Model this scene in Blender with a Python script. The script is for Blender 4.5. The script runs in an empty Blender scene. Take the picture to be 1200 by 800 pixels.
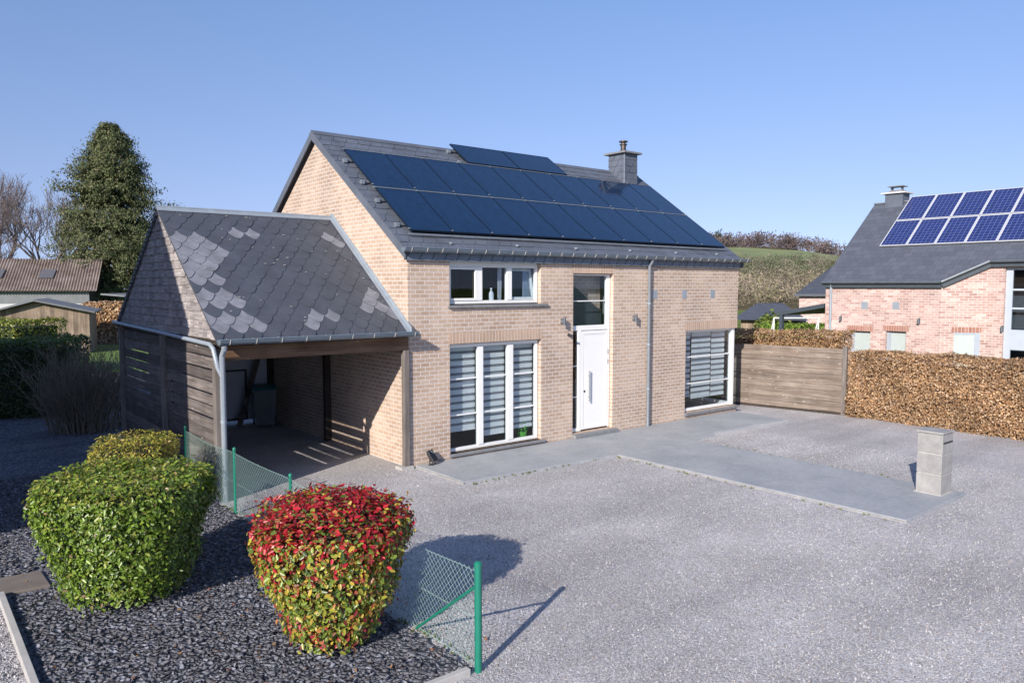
import bpy, bmesh, math, random
import numpy as np
from mathutils import Vector, Matrix
R = math.radians
random.seed(7); rng = np.random.default_rng(7)
scene = bpy.context.scene
col = scene.collection

# ------------------------------------------------------------------ camera
cd = bpy.data.cameras.new('camera'); cam = bpy.data.objects.new('camera', cd); col.objects.link(cam)
cam.location = (-8.055, -13.216, 3.668)
cam.rotation_euler = (math.pi/2-0.0718, 0.0, -0.6817)
cd.sensor_width = 36; cd.lens = 36*901.3/1200; cd.clip_start = .1; cd.clip_end = 4000
scene.camera = cam
# ------------------------------------------------------------------ light
SUN = Vector((-.896*math.cos(R(25.2)), -.441*math.cos(R(25.2)), math.sin(R(25.2)))).normalized()
world = bpy.data.worlds.new('World'); scene.world = world; world.use_nodes = True
wn = world.node_tree; wn.nodes.clear()
wo = wn.nodes.new('ShaderNodeOutputWorld'); bg = wn.nodes.new('ShaderNodeBackground'); sk = wn.nodes.new('ShaderNodeTexSky')
sk.sky_type = 'NISHITA'; sk.sun_disc = False; sk.sun_elevation = R(25.2)
sk.sun_rotation = math.atan2(SUN.x, SUN.y); sk.air_density = 1.0; sk.dust_density = .25; sk.ozone_density = 2.6; sk.altitude = 300
bg.inputs[1].default_value = .148
# look a little higher into the sky, so that the horizon stays blue as on a dry spring day
tg = wn.nodes.new('ShaderNodeTexCoord'); vm = wn.nodes.new('ShaderNodeVectorMath'); vm.operation = 'MULTIPLY_ADD'; vm.inputs[1].default_value = (1, 1, .95); vm.inputs[2].default_value = (0, 0, .155)
vn = wn.nodes.new('ShaderNodeVectorMath'); vn.operation = 'NORMALIZE'; wn.links.new(tg.outputs['Generated'], vm.inputs[0]); wn.links.new(vm.outputs[0], vn.inputs[0]); wn.links.new(vn.outputs[0], sk.inputs[0])
tn = wn.nodes.new('ShaderNodeMix'); tn.data_type = 'RGBA'; tn.blend_type = 'MULTIPLY'; tn.inputs[0].default_value = 1; tm = wn.nodes.new('ShaderNodeMix'); tm.data_type = 'RGBA'; tm.inputs[6].default_value = (1.05, .80, .79, 1); tm.inputs[7].default_value = (.98, .955, 1.04, 1)
sz = wn.nodes.new('ShaderNodeSeparateXYZ'); mr = wn.nodes.new('ShaderNodeMapRange'); mr.inputs[1].default_value = .0; mr.inputs[2].default_value = .36; wn.links.new(tg.outputs['Generated'], sz.inputs[0]); wn.links.new(sz.outputs[2], mr.inputs[0]); wn.links.new(mr.outputs[0], tm.inputs[0]); wn.links.new(tm.outputs[2], tn.inputs[7])
wn.links.new(sk.outputs[0], tn.inputs[6]); wn.links.new(tn.outputs[2], bg.inputs[0]); wn.links.new(bg.outputs[0], wo.inputs[0])
sl = bpy.data.lights.new('sun', 'SUN'); sl.energy = 4.8; sl.angle = R(.53); sl.color = (1, .92, .83)
so = bpy.data.objects.new('sun', sl); col.objects.link(so); so.rotation_euler = (-SUN).to_track_quat('-Z', 'Y').to_euler()
so.location = (-20, -10, 20)
scene.view_settings.view_transform = 'Standard'; scene.view_settings.look = 'None'
scene.view_settings.exposure = .46; scene.view_settings.gamma = 1; scene.view_settings.use_curve_mapping = False

# ------------------------------------------------------------------ helpers
def tag(o, label=None, cat=None, group=None, kind=None):
    for k, v in (('label', label), ('category', cat), ('group', group), ('kind', kind)):
        if v: o[k] = v
    return o
def thing(name, label, cat, loc=(0, 0, 0), rz=0, group=None):
    o = bpy.data.objects.new(name, None); col.objects.link(o); o.location = loc; o.rotation_euler = (0, 0, rz)
    o.empty_display_size = .3
    return tag(o, label, cat, group)
def copy_tree(o, parent=None):
    c = o.copy(); col.objects.link(c)
    if parent: c.parent = parent
    for ch in [x for x in bpy.data.objects if x.parent == o]: copy_tree(ch, c)
    return c
class MB:
    def __init__(s): s.v = []; s.f = []; s.m = []
    def add(s, vs, fs, m=0):
        b = len(s.v); s.v += [tuple(p) for p in vs]
        for f in fs: s.f.append([i+b for i in f]); s.m.append(m)
        return s
    def box(s, x0, x1, y0, y1, z0, z1, m=0, M=None):
        v = [(x0,y0,z0),(x1,y0,z0),(x1,y1,z0),(x0,y1,z0),(x0,y0,z1),(x1,y0,z1),(x1,y1,z1),(x0,y1,z1)]
        if M is not None: v = [M @ Vector(p) for p in v]
        return s.add(v, [(0,3,2,1),(4,5,6,7),(0,1,5,4),(1,2,6,5),(2,3,7,6),(3,0,4,7)], m)
    def bar(s, a, b, w, h, m=0, up=(0, 0, 1)):
        a = Vector(a); b = Vector(b); d = (b-a); L = d.length; d.normalize(); u = Vector(up)
        if abs(d.dot(u)) > .98: u = Vector((0, 1, 0))
        x = d.cross(u).normalized(); z = x.cross(d)
        M = Matrix((x, d, z)).transposed().to_4x4(); M.translation = a
        return s.box(-w/2, w/2, 0, L, -h/2, h/2, m, M)
    def tube(s, pts, r, n=8, m=0, cap=True):
        pts = [Vector(p) for p in pts]; rs = r if isinstance(r, (list, tuple)) else [r]*len(pts)
        b = len(s.v); k = len(pts); px = None
        for i, p in enumerate(pts):
            d = (pts[min(i+1, k-1)]-pts[max(i-1, 0)]).normalized()
            if px is None:
                px = d.cross(Vector((0, 0, 1)) if abs(d.z) < .9 else Vector((1, 0, 0))).normalized()
            x = (px-d*px.dot(d)).normalized(); px = x; y = d.cross(x)
            for j in range(n):
                a = 2*math.pi*j/n; s.v.append(tuple(p+(x*math.cos(a)+y*math.sin(a))*rs[i]))
        for i in range(k-1):
            for j in range(n):
                s.f.append([b+i*n+j, b+i*n+(j+1) % n, b+(i+1)*n+(j+1) % n, b+(i+1)*n+j]); s.m.append(m)
        if cap:
            s.f.append([b+j for j in range(n)][::-1]); s.m.append(m); s.f.append([b+(k-1)*n+j for j in range(n)]); s.m.append(m)
        return s
    def prism(s, poly, off, m=0):          # poly: list of 3d points, extruded by the vector off
        n = len(poly); off = Vector(off); v = [Vector(p) for p in poly]; v2 = [p+off for p in v]
        return s.add(v+v2, [list(range(n))[::-1], list(range(n, 2*n))]+[[i, (i+1) % n, n+(i+1) % n, n+i] for i in range(n)], m)
    def lathe(s, prof, c=(0, 0, 0), n=16, m=0):
        b = len(s.v)
        for r, z in prof:
            for j in range(n):
                a = 2*math.pi*j/n; s.v.append((c[0]+r*math.cos(a), c[1]+r*math.sin(a), c[2]+z))
        for i in range(len(prof)-1):
            for j in range(n):
                s.f.append([b+i*n+j, b+i*n+(j+1) % n, b+(i+1)*n+(j+1) % n, b+(i+1)*n+j]); s.m.append(m)
        s.f.append([b+j for j in range(n)][::-1]); s.m.append(m); s.f.append([b+(len(prof)-1)*n+j for j in range(n)]); s.m.append(m)
        return s
    def build(s, name, mats, parent=None, smooth=False, bevel=0, fix=True):
        me = bpy.data.meshes.new(name); me.from_pydata(s.v, [], s.f)
        mats = mats if isinstance(mats, (list, tuple)) else [mats]
        for x in mats: me.materials.append(x)
        if len(mats) > 1: me.polygons.foreach_set('material_index', s.m)
        if fix:
            bm = bmesh.new(); bm.from_mesh(me); bmesh.ops.recalc_face_normals(bm, faces=bm.faces); bm.to_mesh(me); bm.free()
        if smooth: me.shade_smooth()
        if smooth == 'auto': me.set_sharp_from_angle(angle=R(40))
        me.update()
        o = bpy.data.objects.new(name, me); col.objects.link(o)
        if parent: o.parent = parent
        if bevel:
            bv = o.modifiers.new('bevel', 'BEVEL'); bv.width = bevel; bv.segments = 2; bv.limit_method = 'ANGLE'; bv.angle_limit = R(40)
        return o
def np_mesh(name, V, F, mat, parent=None, C=None, smooth=False):   # V (n,3), F (m,k) with k constant
    me = bpy.data.meshes.new(name); V = np.asarray(V, np.float32); F = np.asarray(F, np.int32); m, k = F.shape
    me.vertices.add(len(V)); me.vertices.foreach_set('co', V.ravel()); me.loops.add(m*k); me.loops.foreach_set('vertex_index', F.ravel())
    me.polygons.add(m); me.polygons.foreach_set('loop_start', np.arange(0, m*k, k, dtype=np.int32)); me.polygons.foreach_set('loop_total', np.full(m, k, np.int32))
    if C is not None:
        a = me.color_attributes.new('Col', 'FLOAT_COLOR', 'POINT'); a.data.foreach_set('color', np.c_[C, np.ones(len(C))].astype(np.float32).ravel())
    me.materials.append(mat); me.update(calc_edges=True); me.validate()
    if smooth: me.shade_smooth()
    o = bpy.data.objects.new(name, me); col.objects.link(o)
    if parent: o.parent = parent
    return o

# ------------------------------------------------------------------ materials
class NT:
    def __init__(s, name):
        s.mat = bpy.data.materials.new(name); s.mat.use_nodes = True; s.t = s.mat.node_tree; s.n = s.t.nodes
        s.p = s.n['Principled BSDF']; s.out = s.n['Material Output']
        s.tc = s.n.new('ShaderNodeTexCoord')
    def lk(s, a, b): s.t.links.new(a, b)
    def setin(s, sock, v):
        if isinstance(v, bpy.types.NodeSocket): s.lk(v, sock)
        else: sock.default_value = v
    def math(s, op, a, b=0, c=0):
        n = s.n.new('ShaderNodeMath'); n.operation = op
        for i, v in enumerate((a, b, c)): s.setin(n.inputs[i], v)
        return n.outputs[0]
    def noise(s, scale, detail=4, vec=None, rough=.55, dim='3D'):
        n = s.n.new('ShaderNodeTexNoise'); n.inputs['Scale'].default_value = scale; n.inputs['Detail'].default_value = detail; n.inputs['Roughness'].default_value = rough
        s.lk(vec if vec is not None else s.tc.outputs['Object'], n.inputs['Vector']); return n.outputs[0]
    def voro(s, scale, vec=None, feat='F1'):
        n = s.n.new('ShaderNodeTexVoronoi'); n.inputs['Scale'].default_value = scale; n.feature = feat
        s.lk(vec if vec is not None else s.tc.outputs['Object'], n.inputs['Vector']); return n
    def map(s, scale, rot=(0, 0, 0)):
        n = s.n.new('ShaderNodeMapping'); n.inputs['Scale'].default_value = scale; n.inputs['Rotation'].default_value = rot
        s.lk(s.tc.outputs['Object'], n.inputs['Vector']); return n.outputs[0]
    def ramp(s, fac, stops, interp='LINEAR'):
        n = s.n.new('ShaderNodeValToRGB'); e = n.color_ramp.elements; n.color_ramp.interpolation = interp
        while len(e) < len(stops): e.new(.5)
        for x, (p, c) in zip(e, stops): x.position = p; x.color = (*c, 1) if len(c) == 3 else c
        s.lk(fac, n.inputs[0]); return n.outputs[0]
    def mix(s, fac, a, b, mode='MIX'):
        n = s.n.new('ShaderNodeMix'); n.data_type = 'RGBA'; n.blend_type = mode
        s.setin(n.inputs[0], fac)
        for i, v in ((6, a), (7, b)):
            if not isinstance(v, bpy.types.NodeSocket): v = (*v, 1) if len(v) == 3 else v
            s.setin(n.inputs[i], v)
        return n.outputs[2]
    def maprange(s, v, a, b, c=0, d=1, smooth=False):
        n = s.n.new('ShaderNodeMapRange'); n.interpolation_type = 'SMOOTHSTEP' if smooth else 'LINEAR'
        for i, x in enumerate((v, a, b, c, d)): s.setin(n.inputs[i], x)
        return n.outputs[0]
    def bump(s, h, strength=.5, dist=.01):
        n = s.n.new('ShaderNodeBump'); n.inputs['Strength'].default_value = strength; n.inputs['Distance'].default_value = dist
        s.lk(h, n.inputs['Height']); s.lk(n.outputs[0], s.p.inputs['Normal']); return n
    def base(s, c, rough=.7, metal=0, spec=.5):
        s.setin(s.p.inputs['Base Color'], c if isinstance(c, bpy.types.NodeSocket) else (*c, 1))
        s.setin(s.p.inputs['Roughness'], rough); s.p.inputs['Metallic'].default_value = metal; s.p.inputs['Specular IOR Level'].default_value = spec
        return s.mat
    def sep(s, sock):
        n = s.n.new('ShaderNodeSeparateXYZ'); s.lk(sock, n.inputs[0]); return n.outputs
    def comb(s, x, y, z):
        n = s.n.new('ShaderNodeCombineXYZ')
        for i, v in enumerate((x, y, z)): s.setin(n.inputs[i], v)
        return n.outputs[0]
    def white(s, vec):
        n = s.n.new('ShaderNodeTexWhiteNoise'); n.noise_dimensions = '3D'; s.lk(vec, n.inputs['Vector']); return n.outputs
    def uv_axis(s):                        # wall coordinate: y on faces that look along x, else x
        nx = s.math('ABSOLUTE', s.sep(s.tc.outputs['Normal'])[0]); o = s.sep(s.tc.outputs['Object'])
        k = s.math('GREATER_THAN', nx, .6)
        return s.math('ADD', s.math('MULTIPLY', o[1], k), s.math('MULTIPLY', o[0], s.math('SUBTRACT', 1, k))), o[2]

def plain(name, c, rough=.6, metal=0, var=.12, scale=6, bump=0, spec=.5):
    m = NT(name); n = m.noise(scale, 5)
    f = m.maprange(n, .3, .7, 1-var, 1+var)
    cc = m.mix(1, (*c, 1), m.comb(f, f, f), 'MULTIPLY')
    if bump: m.bump(m.noise(scale*8, 4), bump, .004)
    return m.base(cc, rough, metal, spec)
def brick_mat(name, tones, mortar, course=.1, length=.2, joint=.011, soldier=False, bump=.6, patch=.15):
    m = NT(name); u, v = m.uv_axis()
    if soldier: u, v = v, u; length, course = 50, .0875
    v = m.math('ADD', v, 100); u = m.math('ADD', u, 100)
    row = m.math('FLOOR', m.math('DIVIDE', v, course)); off = m.math('MULTIPLY', m.math('MODULO', row, 2), .5)
    cu = m.math('ADD', m.math('DIVIDE', u, length), off); ci = m.math('FLOOR', cu)
    fu = m.math('MULTIPLY', m.math('FRACT', cu), length); fv = m.math('MULTIPLY', m.math('FRACT', m.math('DIVIDE', v, course)), course)
    du = m.math('MINIMUM', fu, m.math('SUBTRACT', length, fu)); dv = m.math('MINIMUM', fv, m.math('SUBTRACT', course, fv))
    d = m.math('MINIMUM', du, dv)
    wob = m.math('MULTIPLY', m.math('SUBTRACT', m.noise(40, 3), .5), .008)
    mask = m.maprange(m.math('ADD', d, wob), joint*.35, joint*.75, 0, 1, True)
    wn_ = m.white(m.comb(ci, row, 3))
    c = m.ramp(wn_[0], [(i/(len(tones)-1), t) for i, t in enumerate(tones)])
    g = m.maprange(m.noise(60, 4), .3, .7, .82, 1.14); c = m.mix(1, c, m.comb(g, g, g), 'MULTIPLY')
    g2 = m.maprange(m.noise(.7, 4), .35, .65, 1-patch, 1+patch); c = m.mix(1, c, m.comb(g2, g2, g2), 'MULTIPLY')
    c = m.mix(mask, mortar, c)
    h = m.math('ADD', mask, m.math('MULTIPLY', m.noise(90, 3), .35))
    m.bump(h, bump, .006)
    return m.base(c, .88, 0, .25)
def wood_mat(name, c1, c2, c3, axis='x', pitch=.17, paxis='z', rough=.8, streak=1.0, knots=True, off=50, cell=0):
    m = NT(name); o = m.sep(m.tc.outputs['Object']); ix = 'xyz'.index
    pid = m.math('FLOOR', m.math('DIVIDE', m.math('ADD', o[ix(paxis)], off), pitch)); w = m.white(m.comb(pid, m.math('FLOOR', m.math('DIVIDE', o[ix(axis)], cell)) if cell else pid, 1))
    sc = [22, 22, 22]; sc[ix(axis)] = 1.1
    vec = m.n.new('ShaderNodeVectorMath'); vec.operation = 'ADD'; m.lk(m.map(sc), vec.inputs[0])
    m.lk(m.comb(m.math('MULTIPLY', w[0], 40), m.math('MULTIPLY', w[0], 17), 0), vec.inputs[1])
    n = m.noise(1.0, 6, vec.outputs[0], .7)
    c = m.ramp(n, [(.3, c1), (.5, c2), (.72, c3)])
    f = m.maprange(w[0], 0, 1, 1-.3*streak, 1+.3*streak); c = m.mix(1, c, m.comb(f, f, f), 'MULTIPLY')
    g = m.maprange(m.noise(1.6, 4), .35, .7, .8, 1.2); c = m.mix(1, c, m.comb(g, g, g), 'MULTIPLY')
    if knots:
        s2 = [14, 14, 14]; s2[ix(axis)] = 5; vo = m.voro(.55, m.map(s2)); k = m.maprange(vo.outputs['Distance'], .05, .16, 0, 1, True)
        c = m.mix(k, tuple(x*1.3 for x in c3), c)
    m.bump(n, .5, .004)
    return m.base(c, rough, 0, .3)
def leaf_mat(name, rough=.42, trans=.35, spec=.5):
    m = NT(name); a = m.n.new('ShaderNodeAttribute'); a.attribute_name = 'Col'; m.base(a.outputs['Color'], rough, 0, spec)
    tr = m.n.new('ShaderNodeBsdfTranslucent'); m.lk(a.outputs['Color'], tr.inputs[0]); mx = m.n.new('ShaderNodeMixShader'); mx.inputs[0].default_value = trans
    m.lk(m.p.outputs[0], mx.inputs[1]); m.lk(tr.outputs[0], mx.inputs[2]); m.lk(mx.outputs[0], m.out.inputs[0]); return m.mat
def glass_mat(name, tint=(.86, .9, .93), k=1.0):
    m = NT(name); t = m.n.new('ShaderNodeBsdfTransparent'); t.inputs[0].default_value = (*tint, 1)
    g = m.n.new('ShaderNodeBsdfGlossy'); g.inputs['Roughness'].default_value = .01
    fr = m.n.new('ShaderNodeLayerWeight')
    mx = m.n.new('ShaderNodeMixShader'); m.lk(m.math('ADD', m.math('MULTIPLY', m.math('POWER', fr.outputs[1], 4), .8*k), .035), mx.inputs[0]); m.lk(t.outputs[0], mx.inputs[1]); m.lk(g.outputs[0], mx.inputs[2])
    m.lk(mx.outputs[0], m.out.inputs[0]); return m.mat

M = {}
T1 = [(.42,.30,.22), (.50,.375,.285), (.45,.335,.25), (.53,.41,.32), (.43,.305,.225), (.48,.375,.295)]
M['brick'] = brick_mat('pale_brick', T1, (.64,.59,.55), course=.0875, length=.218, joint=.0125, patch=.18)
M['soldier'] = brick_mat('soldier_brick', [(.46,.32,.23), (.51,.37,.27), (.44,.30,.22)], (.60,.55,.50), soldier=True)
T2 = [(.44,.27,.235), (.54,.38,.33), (.38,.23,.20), (.58,.45,.40), (.50,.33,.29)]
M['pinkbrick'] = brick_mat('pink_brick', T2, (.60,.555,.53), course=.0875, length=.218, joint=.013)
M['pinksoldier'] = brick_mat('pink_soldier', [(.34,.16,.12), (.40,.22,.17)], (.52,.46,.42), soldier=True)
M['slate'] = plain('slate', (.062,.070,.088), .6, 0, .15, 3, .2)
M['slate_old'] = plain('bleached_slate', (.18,.187,.215), .75, 0, .25, 4, .25)
M['slate2'] = plain('grey_slate', (.105,.12,.15), .55, 0, .2, 2, .25)
M['zinc'] = plain('zinc', (.30,.33,.36), .42, .55, .12, 5)
M['zinc_light'] = plain('pale_zinc', (.30,.345,.39), .5, .2, .1, 5)
M['gutter_zinc'] = plain('gutter_zinc', (.17,.215,.26), .4, .25, .12, 4)
M['fascia'] = plain('fascia_slate', (.135,.165,.21), .55, 0, .15, 3, .2)
M['zinc_dark'] = plain('dark_zinc', (.13,.15,.17), .45, .4, .15, 5)
M['white'] = plain('white_frame', (.80,.80,.775), .35, 0, .03, 3)
M['whitedoor'] = plain('white_door', (.82,.82,.80), .3, 0, .02, 2)
M['steel'] = plain('steel', (.55,.56,.57), .3, .9, .06, 10)
M['black'] = plain('black_plastic', (.03,.03,.033), .5)
M['stone'] = plain('blue_stone', (.20,.205,.215), .7, 0, .18, 8, .2)
M['glass'] = glass_mat('window_glass')
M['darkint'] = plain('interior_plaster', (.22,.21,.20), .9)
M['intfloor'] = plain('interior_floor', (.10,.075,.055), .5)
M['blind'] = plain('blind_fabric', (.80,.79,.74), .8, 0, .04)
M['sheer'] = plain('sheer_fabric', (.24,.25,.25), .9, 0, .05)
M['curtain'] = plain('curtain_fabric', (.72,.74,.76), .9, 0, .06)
M['plank'] = wood_mat('weathered_plank', (.065,.055,.052), (.15,.128,.118), (.25,.22,.205), 'y', .215, streak=1.5, off=49.995)
M['shingle'] = wood_mat('wood_shingle', (.17,.15,.145), (.30,.27,.26), (.46,.42,.41), 'y', .155, knots=False, off=47.305, cell=.23, streak=.5)
M['post'] = wood_mat('post_wood', (.14,.12,.105), (.24,.21,.19), (.33,.30,.28), 'z', 9, knots=False)
M['beam'] = wood_mat('beam_wood', (.12,.065,.035), (.23,.13,.075), (.33,.22,.15), 'x', 9)
M['darkwood'] = wood_mat('dark_wood', (.035,.028,.024), (.07,.055,.045), (.10,.085,.07), 'z', 9, knots=False)
M['fencewood'] = wood_mat('fence_wood', (.10,.075,.055), (.17,.135,.105), (.24,.20,.165), 'y', .152)
M['shedwood'] = wood_mat('shed_wood', (.15,.105,.075), (.25,.19,.14), (.36,.29,.23), 'z', .22, 'x')
M['green_steel'] = plain('green_steel', (.012,.17,.115), .4, 0, .1, 8)
M['green_wire'] = plain('green_wire', (.34,.50,.46), .45, .0, .08, 8)
M['binplastic'] = plain('bin_plastic', (.11,.135,.15), .5); M['binlid'] = plain('bin_lid', (.02,.20,.21), .45)
M['pot'] = plain('lime_plastic', (.12,.42,.05), .4)
M['shutter'] = plain('pale_shutter', (.42,.47,.46), .6, 0, .04); M['greyframe'] = plain('grey_frame', (.34,.38,.44), .45, 0, .05)
M['darkframe'] = plain('anthracite_frame', (.055,.07,.085), .5)
M['bark'] = plain('bark', (.09,.075,.06), .95, 0, .25, 12); M['twig'] = plain('twig_bark', (.16,.13,.125), .95, 0, .2, 4)
M['leaf'] = leaf_mat('glossy_leaf', .34, .3); M['dryleaf'] = leaf_mat('dry_leaf', .75, .3, .2); M['needle'] = leaf_mat('needles', .7, .2, .2)
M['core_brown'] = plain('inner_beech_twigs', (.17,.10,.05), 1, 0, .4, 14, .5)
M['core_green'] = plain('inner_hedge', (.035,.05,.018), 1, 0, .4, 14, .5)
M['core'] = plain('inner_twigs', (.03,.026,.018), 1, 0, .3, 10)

def pv_mat(name, cw, ch, cell, line, lw, rough=.12, spec=.5):
    m = NT(name); o = m.sep(m.tc.outputs['Object'])
    def edge(x, p):
        f = m.math('MULTIPLY', m.math('FRACT', m.math('DIVIDE', x, p)), p); return m.math('MINIMUM', f, m.math('SUBTRACT', p, f))
    d = m.math('MINIMUM', edge(o[0], cw), edge(o[1], ch)); k = m.maprange(d, lw*.4, lw*.8, 0, 1)
    cid = m.white(m.comb(m.math('FLOOR', m.math('DIVIDE', o[0], cw)), m.math('FLOOR', m.math('DIVIDE', o[1], ch)), 0))
    f = m.maprange(cid[0], 0, 1, .85, 1.2)
    c = m.mix(1, cell, m.comb(f, f, f), 'MULTIPLY'); c = m.mix(k, line, c)
    m.base(c, rough, 0, spec); m.p.inputs['Coat Weight'].default_value = .3; return m.mat
M['pv'] = pv_mat('dark_solar_glass', .104, .172, (.004,.019,.055), (.008,.028,.07), .008, .14, .4)
M['pvblue'] = pv_mat('blue_solar_cells', .157, .158, (.016,.026,.12), (.12,.15,.28), .012, .2)
M['alu'] = plain('panel_edge', (.62,.63,.65), .4, .2, .03)

# concrete slab
m = NT('smooth_concrete'); n1 = m.noise(.9, 6, None, .65); n2 = m.noise(14, 5); c = m.ramp(n1, [(.3, (.27,.29,.31)), (.55, (.335,.35,.365)), (.75, (.40,.405,.41))])
f = m.maprange(n2, .3, .7, .9, 1.1); c = m.mix(1, c, m.comb(f, f, f), 'MULTIPLY')
st = m.noise(1.0, 5, m.map((.35, 3, 1), (0, 0, .3)), .7); c = m.mix(m.maprange(st, .55, .7, 0, .5), c, (.40,.395,.385))
m.bump(n2, .15, .003); M['concrete'] = m.base(c, .72, 0, .4)
M['edging'] = plain('pale_concrete', (.42,.405,.385), .85, 0, .12, 6, .3)
m = NT('grey_block'); n1 = m.noise(3, 6, None, .7); c = m.ramp(n1, [(.3, (.23,.225,.22)), (.6, (.34,.335,.325)), (.8, (.42,.41,.395))]); m.bump(m.noise(60, 4), .5, .004); M['block'] = m.base(c, .9, 0, .2)
# gravel (light, sharp, three tones) and slate chips below the loose ones
def gravel(name, lo, mid, hi, scale, patch):
    m = NT(name); v = m.voro(scale); w = m.sep(v.outputs['Color'])[0]
    c = m.ramp(w, [(0, lo), (.35, mid), (.8, hi), (1, tuple(min(1, x*1.35) for x in hi))])
    v2 = m.voro(scale*2.3); w2 = m.sep(v2.outputs['Color'])[1]; f0 = m.maprange(w2, 0, 1, .72, 1.28); c = m.mix(1, c, m.comb(f0, f0, f0), 'MULTIPLY')
    p = m.noise(.33, 5, None, .6); f = m.maprange(p, .35, .65, 1-patch, 1+patch*.6); c = m.mix(1, c, m.comb(f, f, f), 'MULTIPLY')
    p2 = m.noise(.8, 5, m.map((.5, 1.6, 1), (0, 0, .5)), .6); c = m.mix(m.maprange(p2, .5, .72, 0, .25), c, (.33,.295,.265))
    p3 = m.noise(1.0, 3, m.map((.16, .9, 1), (0, 0, -.55)), .5); f3 = m.maprange(p3, .36, .64, .90, 1.08, True); c = m.mix(1, c, m.comb(f3, f3, f3), 'MULTIPLY')
    h = m.math('SUBTRACT', 1, v.outputs['Distance']); m.bump(h, .9, .012)
    return m.base(c, .85, 0, .3)
M['gravel'] = gravel('grey_gravel', (.29,.28,.282), (.405,.392,.395), (.51,.495,.50), 64, .2)
M['slatebed'] = gravel('slate_chip_bed', (.034,.036,.044), (.08,.084,.10), (.15,.155,.185), 26, .2)
M['chip'] = leaf_mat('slate_chip', .55, 0, .5); M['stonechip'] = leaf_mat('gravel_stone', .8, 0, .3)
m = NT('meadow'); n1 = m.noise(.05, 6, None, .65); n2 = m.noise(3, 6); c = m.ramp(n1, [(.3, (.10,.135,.03)), (.55, (.14,.19,.04)), (.75, (.20,.19,.07))])
f = m.maprange(n2, .3, .7, .75, 1.25); c = m.mix(1, c, m.comb(f, f, f), 'MULTIPLY'); m.bump(n2, .6, .03); M['meadow'] = m.base(c, .95, 0, .1)
m = NT('hill_ground'); o = m.sep(m.tc.outputs['Object']); n1 = m.noise(.02, 6, None, .65); n2 = m.noise(.35, 6, None, .7)
c = m.ramp(n1, [(.3, (.11,.09,.055)), (.6, (.15,.125,.075)), (.8, (.10,.10,.045))]); f = m.maprange(n2, .3, .7, .7, 1.3); c = m.mix(1, c, m.comb(f, f, f), 'MULTIPLY')
M['hill'] = m.base(c, 1, 0, 0)
M['field'] = plain('hill_pasture', (.185,.215,.085), .95, 0, .2, .06)
m = NT('corrugated_cement'); n1 = m.noise(.8, 6, None, .7); n2 = m.noise(9, 5, m.map((4, .6, .6)), .7)
c = m.ramp(n1, [(.3, (.13,.10,.085)), (.55, (.22,.175,.15)), (.75, (.30,.26,.24))]); c = m.mix(m.maprange(n2, .5, .7, 0, .5), c, (.09,.065,.05)); M['cement'] = m.base(c, .95, 0, .1)
M['fibre'] = plain('grey_sheet', (.16,.17,.18), .7, 0, .15, 2); M['palesheet'] = plain('white_sheet', (.50,.50,.51), .7, 0, .1, 2)
M['skypane'] = plain('roof_pane', (.10,.10,.11), .5)
M['render'] = plain('white_render', (.62,.60,.57), .9, 0, .06, 1)

# ------------------------------------------------------------------ geometry generators
def wall_grid(mb, axis, pos, t, u0, u1, z0, z1, ops, m=0):
    # wall in the plane axis=pos, thickness t towards +axis, openings (u0,u1,z0,z1)
    us = sorted({u0, u1, *[min(max(v, u0), u1) for o in ops for v in o[:2]]}); zs = sorted({z0, z1, *[v for o in ops for v in o[2:]]})
    P = (lambda u, d, z: (u, pos+d, z)) if axis == 'y' else (lambda u, d, z: (pos+d, u, z))
    inside = lambda u, z: any(o[0] < u < o[1] and o[2] < z < o[3] for o in ops)
    full = lambda i, j: 0 <= i < len(us)-1 and 0 <= j < len(zs)-1 and not inside((us[i]+us[i+1])/2, (zs[j]+zs[j+1])/2)
    for i in range(len(us)-1):
        for j in range(len(zs)-1):
            if not full(i, j): continue
            a, b, c, d = us[i], us[i+1], zs[j], zs[j+1]
            for dd in (0, t): mb.add([P(a, dd, c), P(b, dd, c), P(b, dd, d), P(a, dd, d)], [(0, 1, 2, 3)], m)
            if not full(i-1, j): mb.add([P(a, 0, c), P(a, t, c), P(a, t, d), P(a, 0, d)], [(0, 1, 2, 3)], m)
            if not full(i+1, j): mb.add([P(b, 0, c), P(b, t, c), P(b, t, d), P(b, 0, d)], [(0, 1, 2, 3)], m)
            if not full(i, j-1): mb.add([P(a, 0, c), P(b, 0, c), P(b, t, c), P(a, t, c)], [(0, 1, 2, 3)], m)
            if not full(i, j+1): mb.add([P(a, 0, d), P(b, 0, d), P(b, t, d), P(a, t, d)], [(0, 1, 2, 3)], m)
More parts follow.
